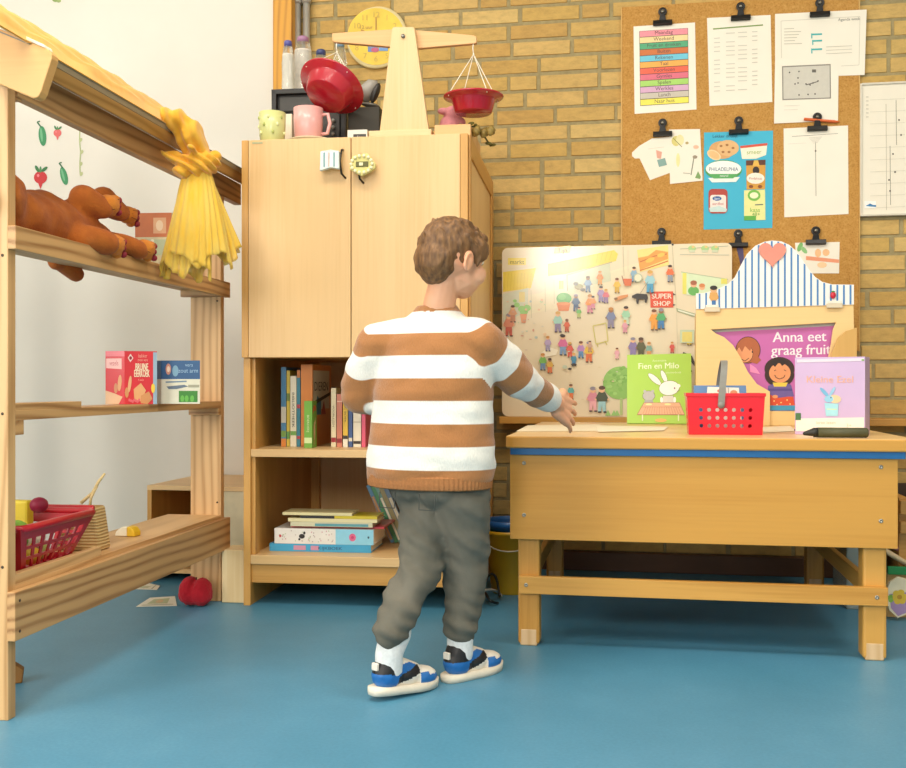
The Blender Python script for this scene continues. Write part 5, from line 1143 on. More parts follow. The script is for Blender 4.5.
c = MB(SF); c.prism([Lf(u, v, gy) for u, v in gp], (0, .026, 0), wood('gable', '#d9a765', '#c7924c', 'x', 2.5, .45, False, .7)); c.build('gable_board', stall, .002)
c = MB(SF); c.prism([Lf(u, v, gy-.002) for u, v in ((-120, -30), (44, 44.5), (45, 47.8), (-120, -22))], (0, .03, 0), plain('#efe8d6', .5, .02)); c.build('roof_trim', stall, .001)
# ================================================================= YELLOW TULLE
def tulle_mat(name, alpha, c1='#f0b81e', c2='#f6cc48'):
    m, nt, b = newmat(name)
    w = N(nt, 'ShaderNodeTexNoise', Scale=1.0, Detail=4.0); nt.links.new(objco(nt, (55, 55, 7)), w.inputs['Vector'])
    nt.links.new(ramp(nt, w.outputs['Fac'], [(.35, lin(c1)), (.65, lin(c2))]), b.inputs['Base Color'])
    b.inputs['Roughness'].default_value = .9; b.inputs['Sheen Weight'].default_value = .3
    nt.links.new(ramp(nt, w.outputs['Fac'], [(.35, (min(1, alpha+.15),)*3+(1,)), (.7, (alpha-.1,)*3+(1,))]), b.inputs['Alpha'])
    b.inputs['Subsurface Weight'].default_value = 0; return m
TU = tulle_mat('yellow_tulle_dense', .95, '#df9a18', '#e9b236'); TV = tulle_mat('yellow_tulle_thin', .58, '#efc03a', '#f6d768')
kx = .118; KL = onp(SF, 0, kx, 197, 165)
tl_ = thing('tulle_drape', 'bright yellow tulle draped over the stall roof and knotted at its end', 'fabric', SF @ Matrix.Translation((kx, KL.y, KL.z)))
def ridge(y): return 1.352
c = MB(SF)
def band(u, v):
    y = -.17+(KL.y+.03+.17)*u
    w = .11+.012*math.sin(u*9)
    x = .072-w*v; z = ridge(y)+sl*(.068-x)*.95+.008+.042*math.sin(PI*min(1, v*1.0))+.004*math.sin(v*40+u*14)+.003*math.sin(v*23-u*31)
    if v < .08: z = ridge(y)+.001
    return V((x, y, z))
c.sheet(band, 60, 30, TU, .0015); c.build('roof_band', tl_)
# drop over the eave to the knot
yk = KL.y; ztop = 1.37
RD_ = 1
drop = [('c', (.060, yk-.08, 1.372), (.082, yk-.035, 1.368), .022, .032), ('c', (.082, yk-.035, 1.368), (.106, yk-.01, 1.332), .032, .036), ('c', (.106, yk-.02, 1.338), (kx, yk-.0, KL.z+.035), .038, .032)]
def folds(p): return .004*math.sin(p.x*230+p.z*60)+.003*noise.noise(p*45)
def toW(pr): return [(k[0], SF @ V(k[1]), (SF @ V(k[2]) if k[0] == 'c' else k[2])) + tuple(k[3:]) for k in pr]
blobobj('drop', tl_, toW(drop), .004, TU, 3, folds)
kn = [('s', (kx, yk, KL.z), (.055, .05, .040)), ('s', (kx+.024, yk+.018, KL.z+.016), (.036, .034, .024)), ('s', (kx-.020, yk-.02, KL.z-.012), (.036, .034, .026)), ('c', (kx-.03, yk-.02, KL.z+.0), (kx-.082, yk-.04, KL.z+.034), .022, .004),
      ('c', (kx, yk-.03, KL.z+.012), (kx+.01, yk-.062, KL.z+.032), .014, .006), ('c', (kx, yk+.03, KL.z-.015), (kx, yk+.055, KL.z-.02), .016, .010)]
blobobj('knot', tl_, toW(kn), .003, TU, 2, lambda p: .0055*math.sin(p.z*260+p.x*140+p.y*90)+.003*noise.noise(p*60))
def skirt(r0, r1, L, ph, amp, k, off=(0, 0), ragged=.02):
    def f(u, v):
        a = 2*PI*u; e = v**.75
        r = r0+(r1-r0)*e; r *= 1+amp*(.25+.75*e)*math.sin(a*k+ph)+.12*e*math.sin(a*3+ph*2)
        z = KL.z-.02-L*v*(1+ragged/L*math.sin(a*4+ph)*v+.03*math.sin(a*9+ph))
        return V((max(.024, kx+off[0]*v+r*1.0*math.cos(a)), yk+off[1]*v+r*.62*math.sin(a), z))
    return f
c = MB(SF); c.sheet(skirt(.036, .086, .235, .4, .05, 23, (0, -.005)), 140, 26, TV, .0004); c.build('skirt', tl_)
c = MB(SF); c.sheet(skirt(.032, .066, .265, 1.9, .08, 19, (-.018, -.02)), 120, 24, TV, .0004); c.build('skirt', tl_)
c = MB(SF); c.sheet(skirt(.03, .070, .215, 3.1, .09, 17, (.03, .03)), 120, 24, TV, .0004); c.build('skirt', tl_)
# ================================================================= PLUSH DOG on the upper shelf
def S(x, y, z): return SF @ V((x, y, z))
ORG = None
def plush_mat(name, c1, c2):
    m, nt, b = newmat(name); n = N(nt, 'ShaderNodeTexNoise', Scale=24.0, Detail=5.0); nt.links.new(objco(nt), n.inputs['Vector'])
    nt.links.new(ramp(nt, n.outputs['Fac'], [(.3, lin(c1)), (.7, lin(c2))]), b.inputs['Base Color']); b.inputs['Roughness'].default_value = .95; b.inputs['Sheen Weight'].default_value = .08
    n2 = N(nt, 'ShaderNodeTexNoise', Scale=260.0); nt.links.new(objco(nt), n2.inputs['Vector']); bump(nt, b, n2.outputs['Fac'], .5, .003); return m
PL = plush_mat('orange_plush', '#9c4d12', '#b8651c'); PAW = plush_mat('paw_plush', '#c4701c', '#d4842c')
dog = thing('plush_dog', 'orange brown plush dog lying on its side on the upper stall shelf', 'soft toy', SF @ Matrix.Translation((-.06, .35, ZU)))
def px2(px, py, x): return onp(SF, 0, x, px, py)
pr = []
def el(px, py, x, r, T=None): p = px2(px, py, x); pr.append(('s', SF @ p, r) if T is None else ('s', SF @ p, r, T)); return p
b1 = px2(10, 215, -.07); b2 = px2(48, 218, -.07); b3 = px2(78, 222, -.07); b4 = px2(100, 232, -.06)
W = lambda p: SF @ p
pr = [('c', W(V((-.07, .05, ZU+.052))), W(V((-.07, b2.y, ZU+.058))), .052, .060), ('s', W(V((-.08, b2.y-.02, ZU+.085))), (.05, .08, .046)), ('c', W(V((-.07, b2.y, ZU+.058))), W(V((-.065, b3.y, ZU+.055))), .062, .056),
      ('c', W(V((-.065, b3.y, ZU+.055))), W(V((-.06, b4.y, ZU+.040))), .056, .040), ('s', W(V((-.07, b3.y-.05, ZU+.085))), (.045, .07, .04)),
      ('s', W(V((-.07, .06, ZU+.075))), (.07, .075, .07)), ('s', W(V((-.06, -.01, ZU+.06))), (.035, .05, .035))]
# legs: two upper (towards the top right), two lower lying over the rail
L1a, L1b = px2(84, 200, -.03), px2(104, 208, .005); L2a, L2b = px2(104, 198, -.07), px2(122, 214, -.05)
L3a, L3b = px2(80, 238, -.01), px2(108, 243, .03); L4a, L4b = px2(106, 240, -.02), px2(140, 249, .028)
for a, b, r0, r1 in ((L1a, L1b, .034, .026), (L2a, L2b, .034, .026), (L3a, L3b, .034, .026), (L4a, L4b, .026, .024)): pr.append(('c', W(a), W(b), r0, r1))
def wr(p): return .0045*noise.noise(p*16)+.0025*math.sin(p.y*70+p.z*50)
blobobj('body', dog, pr, .005, PL, 4, wr)
CLAW = plain('#8e1a2a', .6, .05, 30, name='dark_red_felt')
for k, (a, b, r) in enumerate(((px2(104, 206, .005), px2(112, 204, .012), .028), (px2(124, 214, -.05), px2(131, 216, -.045), .026), (px2(108, 243, .03), px2(117, 246, .034), .029), (px2(140, 248, .028), px2(148, 250, .034), .028))):
    p_ = [('s', W(a.lerp(b, .5)), (r, r*1.2, r*.92))]
    d = (b-a).normalized()
    for t in (-1, 0, 1): p_.append(('s', W(b+V((.004*t, .006, .014*t-.003))), (r*.5, r*.55, r*.46)))
    pw = blobobj('paw', dog, p_, .003, PAW, 2)
    c = MB(SF)
    for t in (-1, 0, 1):
        c.ell(b+V((.010, .010+.003*abs(t), .015*t-.004)), (.0095, .007, .0085), CLAW, nu=10, nv=8)
        c.tube([a+V((.024, -.006+.010*(t+1)*.5, .010*t)), b+V((.020, .0, .012*t))], .0007, plain('#5c2410', .8), 5)
    c.build('claw', pw)
ta, tb_ = px2(60, 262, -.15), px2(76, 274, -.14)
tz = [('c', W(V((-.146, ta.y-.04, ZU+.03))), W(V((-.150, ta.y-.02, ZU-.01))), .018, .02), ('c', W(V((-.150, ta.y-.02, ZU-.01))), W(ta), .020, .022), ('c', W(ta), W(tb_), .022, .021), ('c', W(V((-.146, ta.y-.04, ZU+.03))), W(V((-.1, ta.y-.03, ZU+.045))), .018, .03)]
blobobj('tail', dog, tz, .004, PL, 3)
# carton behind the paws
a = px2(137, 262, -.10); M = SF @ Matrix.Translation((-.118, px2(138, 250, -.1).y+.02, ZU)) @ rot('Z', 4)
ct = thing('printed_carton', 'orange and cream printed carton on the upper stall shelf beside the tulle', 'box', M)
c = MB(M); c.box(0, .105, 0, .05, 0, .170, plain('#d8cba0', .6, .08, 30)); A = Art(c, lambda u, v, l: V((u*.105, -l, v*.170)), .5)
A.poly([(0, .6), (1, .6), (1, 1), (0, 1)], '#c86a2c'); A.poly([(.5, .66), (.85, .66), (.85, .92), (.5, .92)], '#e0a878'); A.ell(.67, .79, .1, .09, '#f0d0a8', 12); A.poly([(.1, .3), (.9, .3), (.9, .56), (.1, .56)], '#b9c29a')
for i in range(14): A.ell(random.uniform(.1, .9), random.uniform(.05, .55), .05, .03, random.choice(['#a8a06c', '#c9803c', '#8fa078', '#e6dcc0']), 6)
c.build('carton_body', ct)
# ================================================================= BOXES on the middle shelf
def carton(px0, pxm, px1, ptop, x, lab, name, front, side, cfront, cside, top=None, dep=None):
    """front (facing camera) spans px0..pxm, right side recedes pxm..px1"""
    p0 = onp(SF, 2, ZM, pxm, 404.6) if 0 else None
    y = dep; a = Lf(px0, 400, y); b = Lf(pxm, 400, y); h = Lf(px0, ptop, y).z-ZM
    return a, b, h
# red cake box: turned so two faces show (narrow left face, wide right face)
def turned(lab, name, P0, P1, P2, ptop, cols, arts):
    """P0-P1 left visible face, P1-P2 right visible face: corner points (local, z=ZM)"""
    P3 = P0+(P2-P1); hb = ptop
    M = SF @ Matrix.Translation(P1); t = thing(name, lab, 'box', M)
    c = MB(SF); base = [P0, P1, P2, P3]; topp = [p+V((0, 0, hb)) for p in base]
    mt = plain(cols, .45, .05, 20, coat=.25); c.add(base+topp, [(0, 1, 5, 4), (1, 2, 6, 5), (2, 3, 7, 6), (3, 0, 4, 7), (4, 5, 6, 7), (3, 2, 1, 0)], mt)
    for k, fn in enumerate(arts):
        A_, B_ = base[k], base[k+1]; n = (B_-A_).cross(V((0, 0, 1))).normalized()
        if fn: A = Art(c, (lambda A_, B_, n: lambda u, v, l: A_+(B_-A_)*u+V((0, 0, hb))*(1-v)+n*l)(A_, B_, n), .45, .2); fn(A)
    c.build('box_body', t); return t
y_r = .62
pa, pb, pc = onp(SF, 2, ZM, 105, 405.2), onp(SF, 2, ZM, 123, 404.9), onp(SF, 2, ZM, 157, 404.2)
yb = .70
pb = V((-.012, 0, ZM)); 
q1 = onp(SF, 0, -.006, 124.5, 404); P1 = V((-.030, q1.y, ZM)); P1 = Lf(124.5, 404, q1.y); P1 = V((max(-.075, P1.x), q1.y, ZM))
# solve positions by depth: shelf is 10 cm wide
yc = Ls(124.5, 404, -.055).y
P1 = V((Lf(124.5, 404, yc).x, yc, ZM)); P0 = V((Lf(105.5, 404, yc+.004).x, yc+.004, ZM)); P2 = V((Lf(157, 404, yc+.035).x, yc+.035, ZM))
hr_ = Lf(124.5, 351, yc).z-ZM
def r_left(A):
    A.poly([(0, 0), (1, 0), (1, .1), (0, .1)], '#e8707a'); A.poly([(.04, .14), (.85, .14), (.85, .34), (.04, .32)], '#efb8b0'); A.text('vezels', .45, .27, .14, '#b8303a', sx=1.4)
    A.poly([(0, .74), (.5, .8), (.9, .86), (.7, 1), (0, 1)], '#e0b48a'); A.ell(.75, .6, .1, .16, '#d89c68', 12, .3); A.ell(.55, .7, .1, .1, '#c98456', 10)
def r_right(A):
    A.poly([(.88, .02), (1, .02), (1, 1), (.88, 1)], '#8fa8b8'); A.poly([(.1, .13), (.18, .05), (.27, .13), (.18, .21)], '#e9c8c0'); A.ell(.185, .13, .045, .035, '#8c1420', 10)
    A.text('bakker', .56, .12, .1, '#e6a08c', sx=1.0); A.text('oven vers', .56, .19, .08, '#e6a08c')
    A.text('BRUINE', .53, .36, .19, '#f0dcb8', sx=.62, bold=.004); A.text('EIERKOEK', .53, .485, .19, '#f0dcb8', sx=.56, bold=.004); A.text('4 stuks', .5, .56, .06, '#e6a08c')
    A.poly([(.28, .72), (.5, .6), (.66, .74), (.5, .95), (.3, .9)], '#d9a068'); A.poly([(.5, .84), (.75, .76), (.86, .9), (.7, 1), (.5, .98)], '#c98a52'); A.ell(.16, .62, .05, .16, '#dfa878', 12, .2); A.ell(.07, .78, .06, .1, '#cf9058', 10); A.ell(.88, .7, .06, .09, '#e8c43c', 12)
    for i in range(7): A.ell(.15+.05*i, .92+.015*(i % 3), .035, .03, '#d8606a', 8)
turned('red cake box with cream lettering on the middle stall shelf', 'cake_box', P0, P1, P2, hr_, '#cf1a26', [r_left, r_right])
yc2 = yc+.075
Q1 = V((Lf(161, 403, yc2).x, yc2, ZM)); Q0 = V((Lf(157.8, 403, yc2+.02).x-.012, yc2+.02, ZM)); Q2 = V((Lf(200, 403, yc2+.012).x, yc2+.012, ZM)); hb_ = Lf(162, 360.5, yc2).z-ZM
def b_right(A):
    A.poly([(0, .43), (1, .43), (1, 1), (0, 1)], '#d2cfb8'); A.ell(.19, .2, .07, .13, '#c98a74', 14); A.ell(.19, .2, .04, .07, '#e8d0b8', 10); A.ell(.37, .24, .08, .13, '#6f9ab0', 14); A.text('zout arm', .7, .28, .14, '#8fb0c8'); A.text('vers', .72, .14, .12, '#8fb0c8')
    A.line([(.12, .5), (.66, .48)], .035, '#6f8898'); A.poly([(.14, .6), (.6, .56), (.7, .6), (.4, .66), (.2, .66)], '#5a6c7c'); A.poly([(.7, .56), (.98, .56), (.98, .62), (.7, .62)], '#9a9880')
    A.poly([(.46, .7), (.94, .7), (.94, .96), (.46, .96)], '#2f7a22')
    for u in (.55, .66, .8): A.ell(u, .88, .05, .08, '#5aa83c', 8)
def b_left(A): A.poly([(0, .43), (1, .43), (1, 1), (0, 1)], '#bdb9a0')
turned('blue and grey carton with a green patch, right of the red cake box', 'food_carton', Q0, Q1, Q2, hb_, '#1f527e', [b_left, b_right])
# ================================================================= BOTTOM SHELF GOODS
# red basket with openings
Lb = lambda px, py, z: onp(SF, 2, z, px, py)
hb_ = .108; yb0, yb1 = .075, Ls(96, 507, 0).y
kt = [V((.0, yb0-.03, ZL+hb_)), V((.0, yb1, ZL+hb_)), V((-.265, yb1, ZL+hb_)), V((-.265, yb0-.03, ZL+hb_))]
kb = [V((-.034, yb0+.03, ZL)), V((-.034, yb1-.07, ZL)), V((-.195, yb1-.07, ZL)), V((-.195, yb0+.03, ZL))]
rb = thing('red_basket', 'large red plastic basket with openings on the bottom stall shelf', 'basket', SF @ Matrix.Translation((-.1, .25, ZL)))
RB = plain('#b30a22', .35, .05, 10, coat=.25, name='crimson_plastic')
c = MB(SF)
for k, nx in ((0, 7), (1, 4), (2, 7), (3, 4)):
    j = (k+1) % 4; perforated(c, kb[k], kb[j], kt[j], kt[k], nx, 3, .68, .72, -.003, RB, (.06, .06, .14, .2), True)
c.add([p for p in kb]+[p+V((0, 0, .003)) for p in kb], [(0, 1, 2, 3), (7, 6, 5, 4), (0, 4, 5, 1), (1, 5, 6, 2), (2, 6, 7, 3), (3, 7, 4, 0)], RB); c.build('basket_body', rb)
c = MB(SF); rp_ = [kt[0], kt[1], kt[2], kt[3]]
path = []
for k in range(4):
    a, b = kt[k], kt[(k+1) % 4]
    for t in (.06, .5, .94): path.append(a.lerp(b, t)+V((0, 0, .0)))
c.tube(path, .0085, RB, 10, closed=True); c.build('rim', rb)
c = MB(SF); a, b = kt[1]+V((-.02, -.01, 0)), kt[1]+V((-.245, -.01, 0)); c.tube([a+V((0, .02, .0)), a+V((0, .035, .004)), b+V((0, .035, .004)), b+V((0, .02, 0))], .008, RB, 10); c.build('grip', rb)
veg = [('red_beet', '#8e1236', Lb(38, 512, ZL+.09), .036, 'dark red toy beetroot on top of the vegetables in the red basket'), ('toy_lettuce', '#7fae3c', V((-.085, .13, ZL+.075)), .045, 'green toy lettuce at the near end of the red basket'),
       ('toy_cauliflower', '#e2dcc4', V((-.09, .24, ZL+.060)), .030, 'cream toy cauliflower in the red basket'), ('toy_lemon', '#e0bd3c', V((-.075, .14, ZL+.026)), .024, 'yellow toy lemon low in the near end of the red basket'), ('toy_pepper', '#d8b02c', V((-.075, .21, ZL+.026)), .024, 'yellow toy pepper low in the middle of the red basket'),
       ('toy_apple', '#b9c46a', V((-.09, .275, ZL+.026)), .022, 'pale green toy apple low at the far end of the red basket')]
for nm, col, p, r, lab in veg:
    if nm == 'red_beet': p = V((-.12, p.y*0+.30, ZL+.098)); p = V((Lf(39, 503, .26).x, .26, Lf(39, 505, .26).z)); r = .021
    prr = [('s', SF @ p, (r, r*1.1, r*.9))]
    if nm == 'toy_lettuce': prr += [('s', SF @ (p+V((.5*r*math.cos(k), .6*r*math.sin(k), .3*r*math.sin(k*2)))), (r*.6, r*.6, r*.6)) for k in range(6)]
    if nm == 'toy_cauliflower': prr += [('s', SF @ (p+V((.7*r*math.cos(k), .7*r*math.sin(k), .3*r))), (r*.4, r*.4, r*.4)) for k in range(6)]
    if nm in ('toy_lemon',): prr.append(('c', SF @ p, SF @ (p+V((0, r*1.5, 0))), r*.6, r*.2))
    if nm in ('toy_pepper', 'toy_apple'): prr.append(('c', SF @ (p+V((0, 0, r*.7))), SF @ (p+V((.004, .0, r*1.25))), r*.2, r*.12))
    o = blobobj(nm, None, prr, .003, plain(col, .55, .12, 60), 2, (lambda q_: .002*noise.noise(q_*90)) if nm in ('toy_lettuce', 'toy_cauliflower') else None); tag(o, lab, 'toy food', None)
c = MB(SF); p = V((-.17, .33, ZL+hb_-.005)); q_ = Lf(14, 503, .31); c.box(q_.x-.02, Lf(31, 503, .31).x, .295, .325, ZL+.05, Lf(20, 500, .31).z, plain('#d8c02c', .5)); o = c.build('yellow_block', bevel=.006); tag(o, 'yellow toy block sticking out of the red basket beside the beetroot', 'toy')
# woven bag with twine behind the basket
yw = yb1+.10; STRAW = None
def straw():
    m, nt, b = newmat('woven_straw'); w = N(nt, 'ShaderNodeTexWave', Scale=42.0, Distortion=1.5); w.bands_direction = 'Z'; nt.links.new(objco(nt), w.inputs['Vector'])
    nt.links.new(ramp(nt, w.outputs['Fac'], [(.2, lin('#b98f54')), (.8, lin('#dcbd84'))]), b.inputs['Base Color']); b.inputs['Roughness'].default_value = .9; bump(nt, b, w.outputs['Fac'], .6, .003); return m
ST_ = straw(); wbx = thing('straw_bag', 'small woven straw bag with twine handle behind the red basket', 'bag', SF @ Matrix.Translation((-.12, yw, ZL)))
c = MB(SF); l0, l1 = Lf(70, 560, yw).x, Lf(104, 536, yw).x; tz_ = Lf(93, 507, yw).z
c.prism([V((l0-.03, yw-.02, ZL)), V((l1, yw-.02, ZL)), V((Lf(96, 507, yw).x, yw-.01, tz_)), V((l0-.03, yw-.01, tz_))], (0, .06, 0), ST_); c.build('bag_body', wbx, .006)
c = MB(SF); r0_ = [Lf(81, 503, yw), Lf(92, 493, yw), Lf(99, 482, yw), Lf(105, 473.5, yw)]
c.tube([v+V((0, .004*math.sin(i*2), 0)) for i, v in enumerate(r0_)], [.0045, .004, .004, .003], plain('#d9bd85', .9, .2, 200, bmp=.4), 7)
c.tube([Lf(90, 506, yw), Lf(91, 498, yw), Lf(97, 486, yw)], .0035, plain('#d9bd85', .9, .2, 200, bmp=.4), 7); c.build('twine_handle', wbx)
# cheese wedge
a = Lb(113, 536, ZL); b = Lb(136, 536, ZL); cm = (a+b)/2; M = SF @ Matrix.Translation((cm.x+.006, a.y+.01, ZL)) @ rot('Z', -6)
ww = (b.x-a.x)/2
tt = thing('toy_cheese', 'white and yellow toy cheese wedge lying on the bottom stall shelf', 'toy food', M)
c = MB(M); pts = [(-ww, 0), (ww*.2, 0), (ww*.2, .026), (-ww*.4, .024), (-ww*.9, .012)]
c.prism([(x, -.014, z_) for x, z_ in pts], (0, .03, 0), plain('#efe4c8', .6, .05)); c.build('white_part', tt, .003)
c = MB(M); pts = [(ww*.2+.0004, 0), (ww, 0), (ww, .012), (ww*.7, .024), (ww*.2+.0004, .027)]; c.prism([(x, -.015, z_) for x, z_ in pts], (0, .032, 0), plain('#e6b81f', .5, .05)); c.build('yellow_rind', tt, .003)
# ================================================================= FLOOR THINGS on the left
# low open shelf unit behind the stall
yl = -.52; LM = ID; lz = onY(190, 486, yl).z; lx0 = onY(147, 520, yl).x; lx1 = -1.24; ly1 = -.075
lw = thing('low_shelf_unit', 'low pale wooden shelf unit against the white wall behind the stall', 'shelf', ((lx0+lx1)/2, yl, 0))
c = MB(); c.box(lx0, lx1, yl, ly1, lz-.016, lz, BIRCH('x')); c.build('top_board', lw, .001)
for x in (lx0, lx1-.016, onY(225, 520, yl).x-.10):
    c = MB(); c.box(x, x+.016, yl+.001, ly1, 0.0, lz-.016, EDGE('z')); c.build('side_board', lw, .001)
c = MB(); c.box(lx0+.016, lx1-.016, yl+.01, ly1, .03, .046, BIRCH('x')); c.build('bottom_board', lw, .001)
c = MB(); c.box(lx0+.016, lx1-.016, ly1-.006, ly1-.001, .046, lz-.016, wood('back', '#cfa86c', '#bd9150', 'x', 3, .5, False, .7)); c.build('back_board', lw)
c = MB(); dx = onY(222, 520, yl).x; c.box(dx-.10+.016, lx1-.016, yl+.004, yl+.012, .046, lz-.016, plain('#d8cba8', .6, .06, 30)); c.build('pale_panel', lw)
# little block standing between stall and cabinet
b0, b1 = onZ(218.5, 604, 0), onZ(241, 606, 0)
bh = .165; M = frame(b0.x+.002, b0.y+.02, 0, 3)
c = MB(M); c.box(.0, b1.x-b0.x-.004, 0, .10, 0.0005, bh, wood('block', '#ead2a2', '#dcbc84', 'z', 4, .5, False, .7)); o = c.build('wooden_block', bevel=.002); tag(o, 'upright pale wooden block standing on the floor between stall and cabinet', 'block')
# red felt apple
ap = onZ(193, 607, 0); r = .042; ac = V((ap.x, ap.y+.02, r*.93))
apple = thing('plush_apple', 'fluffy red plush apple lying on the blue floor beside the stall post', 'soft toy', Matrix.Translation((ac.x, ac.y, 0)))
rim_ = []
rim_ = [('s', ac+V((-.018, 0, .006)), (.034, .044, .046)), ('s', ac+V((.020, 0, .004)), (.032, .042, .045)), ('s', ac+V((0, .0, .0)), (.046, .043, .038)), ('s', ac+V((-.034, .0, -.006)), (.02, .03, .026)), ('s', ac+V((.032, -.0, -.008)), (.02, .03, .024))]
REDP = plush_mat('red_plush', '#ae0c20', '#c41a2c')
blobobj('apple_body', apple, rim_, .003, REDP, 2, lambda p: .0012*noise.noise(p*140)+(-.003*math.exp(-((p.x-ac.x)/.006)**2) if p.z > ac.z-.02 else 0))
c = MB(); c.tube([ac+V((0, 0, .036)), ac+V((.002, 0, .048))], .003, plain('#5c2a18', .8), 6); c.build('stem', apple)
# leaflets
def leaflet(pts, lab, art, dz=.0015):
    w = [onZ(u, v, .001) for u, v in pts]; c = MB(); c.prism(w, (0, 0, .0012), plain('#ece6d4', .5, .03)); c.flat = True
    mp_ = quadmap(*[p+V((0, 0, .0016)) for p in w[:4]]) if len(w) >= 4 else None
    A = Art(c, lambda u, v, l: V(mp_(u, v, 0))+V((0, 0, l)), .5); art(A); o = c.build('leaflet'); tag(o, lab, 'paper', None)
leaflet([(127, 589), (149, 583.5), (160, 586), (157, 590), (128, 594.5)][:4], 'crumpled white leaflet lying farther under the stall shelf', lambda A: (A.poly([(.2, .3), (.6, .2), (.6, .6), (.2, .6)], '#c9c7a4'), A.line([(.1, .8), (.9, .7)], .05, '#a8a890')))
leaflet([(150, 598), (175, 596.5), (177, 606), (136, 607)], 'white leaflet with a faint picture lying left of the red plush apple', lambda A: (A.poly([(.25, .25), (.8, .2), (.75, .75), (.2, .75)], '#bfc49c'), A.ell(.5, .5, .12, .18, '#d8b88c', 12), A.line([(.1, .88), (.9, .86)], .05, '#a8a890')))
# small brown scrap right of the near post
p = onZ(16, 686, 0); c = MB(frame(p.x-.015, p.y+.01, 0.0005, 30)); c.prism([(-.02, 0, 0), (.02, 0, 0), (.024, 0, .03), (.004, 0, .045), (-.02, 0, .03)], (0, .03, 0), plain('#9c6c34', .7, .1)); o = c.build('wooden_scrap', bevel=.003); tag(o, 'small brown wooden toy piece on the floor beside the near stall post', 'toy')
# ================================================================= THE CHILD (seen from behind, walking right and away)
K = lambda px, py, Z: at(px, py, Z)
gx = at(436, 384, 2.40); kid = thing('person', 'young child in brown and white striped sweater and grey trousers reaching to the table', 'person', (gx.x, gx.y, 0))
def skinm():
    m, nt, b = newmat('skin'); n = N(nt, 'ShaderNodeTexNoise', Scale=14.0, Detail=3.0); nt.links.new(objco(nt), n.inputs['Vector'])
    nt.links.new(ramp(nt, n.outputs['Fac'], [(.3, lin('#dc9c76')), (.7, lin('#e8b08c'))]), b.inputs['Base Color']); b.inputs['Roughness'].default_value = .5
    b.inputs['Subsurface Weight'].default_value = .1; b.inputs['Subsurface Radius'].default_value = (.01, .004, .002); b.inputs['Subsurface Scale'].default_value = .5; return m
SKN = skinm()
fd = lambda deg: (CF*math.cos(math.radians(deg))+CR*math.sin(math.radians(deg))).normalized()   # deg right of the viewing direction
tf = fd(28); ts = V((tf.y, -tf.x, 0))          # torso forward and its right-hand side
hd = fd(50); hd = (hd-UP*.18).normalized(); hs = V((hd.y, -hd.x, 0)).normalized(); hu = hs.cross(hd).normalized()
HT = Matrix((( hs.x, hd.x, hu.x, 0), (hs.y, hd.y, hu.y, 0), (hs.z, hd.z, hu.z, 0), (0, 0, 0, 1)))   # head frame: x right, y face, z up
TT = Matrix(((ts.x, tf.x, 0, 0), (ts.y, tf.y, 0, 0), (0, 0, 1, 0), (0, 0, 0, 1)))
HC = K(454, 259, 2.40)
H = lambda x, y, z: HC + (HT.to_3x3() @ V((x, y, z)))
Tc = K(429, 420, 2.42)                         # torso axis point
def TP(x, y, z): return V((Tc.x, Tc.y, 0)) + ts*x + tf*y + UP*z
shz = K(430, 330, 2.42).z
nk = K(437, 305, 2.42)
RS, RE, RW = K(482, 343, 2.37), K(519, 379, 2.44), K(552, 402, 2.56)
LS_, LE_, LWr = K(378, 345, 2.46), K(359, 393, 2.50), TP(-.07, .17, .60)
hipz = .455
LH, RH = K(424, 487, 2.44), K(462, 487, 2.39)
LK, RK = K(422, 565, 2.37), K(466, 568, 2.42)
LA, RA = K(389, 652, 2.26), K(460, 640, 2.40)
# ---- hand builder: palm and five separate fingers
def hand(prims, wr, d, up_, side, s=1.0, curl=.5, thumb=1):
    """wr wrist, d direction of the palm, up_ back-of-hand normal, side towards the thumb"""
    d = d.normalized(); side = (side-d*side.dot(d)).normalized(); up_ = (up_-d*up_.dot(d)-side*up_.dot(side)).normalized(); pc = wr+d*.024*s
    prims.append(('c', wr-d*.02*s, wr+d*.004*s, .0165*s, .0165*s))
    for k in range(4):
        o = (1.5-k)*.0138*s; a = wr+d*.006*s+side*o*.7; b = wr+d*.043*s+side*o
        prims.append(('c', a, b, .0098*s, .0072*s))
        L = (.026, .030, .028, .021)[k]*s; p = b; dd = (d+side*(1.5-k)*.17).normalized(); r = .0052*s
        for j, f in enumerate((.45, .32, .28)):
            dd = (dd-up_*curl*(.4+.3*j)).normalized(); q_ = p+dd*L*f*1.25; prims.append(('c', p, q_, r, r*.9)); p = q_; r *= .9
    a = wr+d*.008*s+side*.014*s; b = a+(d*.7+side*.75-up_*.2).normalized()*.022*s; c_ = b+(d*.95+side*.15-up_*.35).normalized()*.020*s
    e = c_+(d*.9-side*.15-up_*.4).normalized()*.013*s
    prims += [('c', a, b, .0105*s, .0095*s), ('c', b, c_, .0092*s, .0082*s), ('c', c_, e, .0080*s, .0068*s)]
body = []
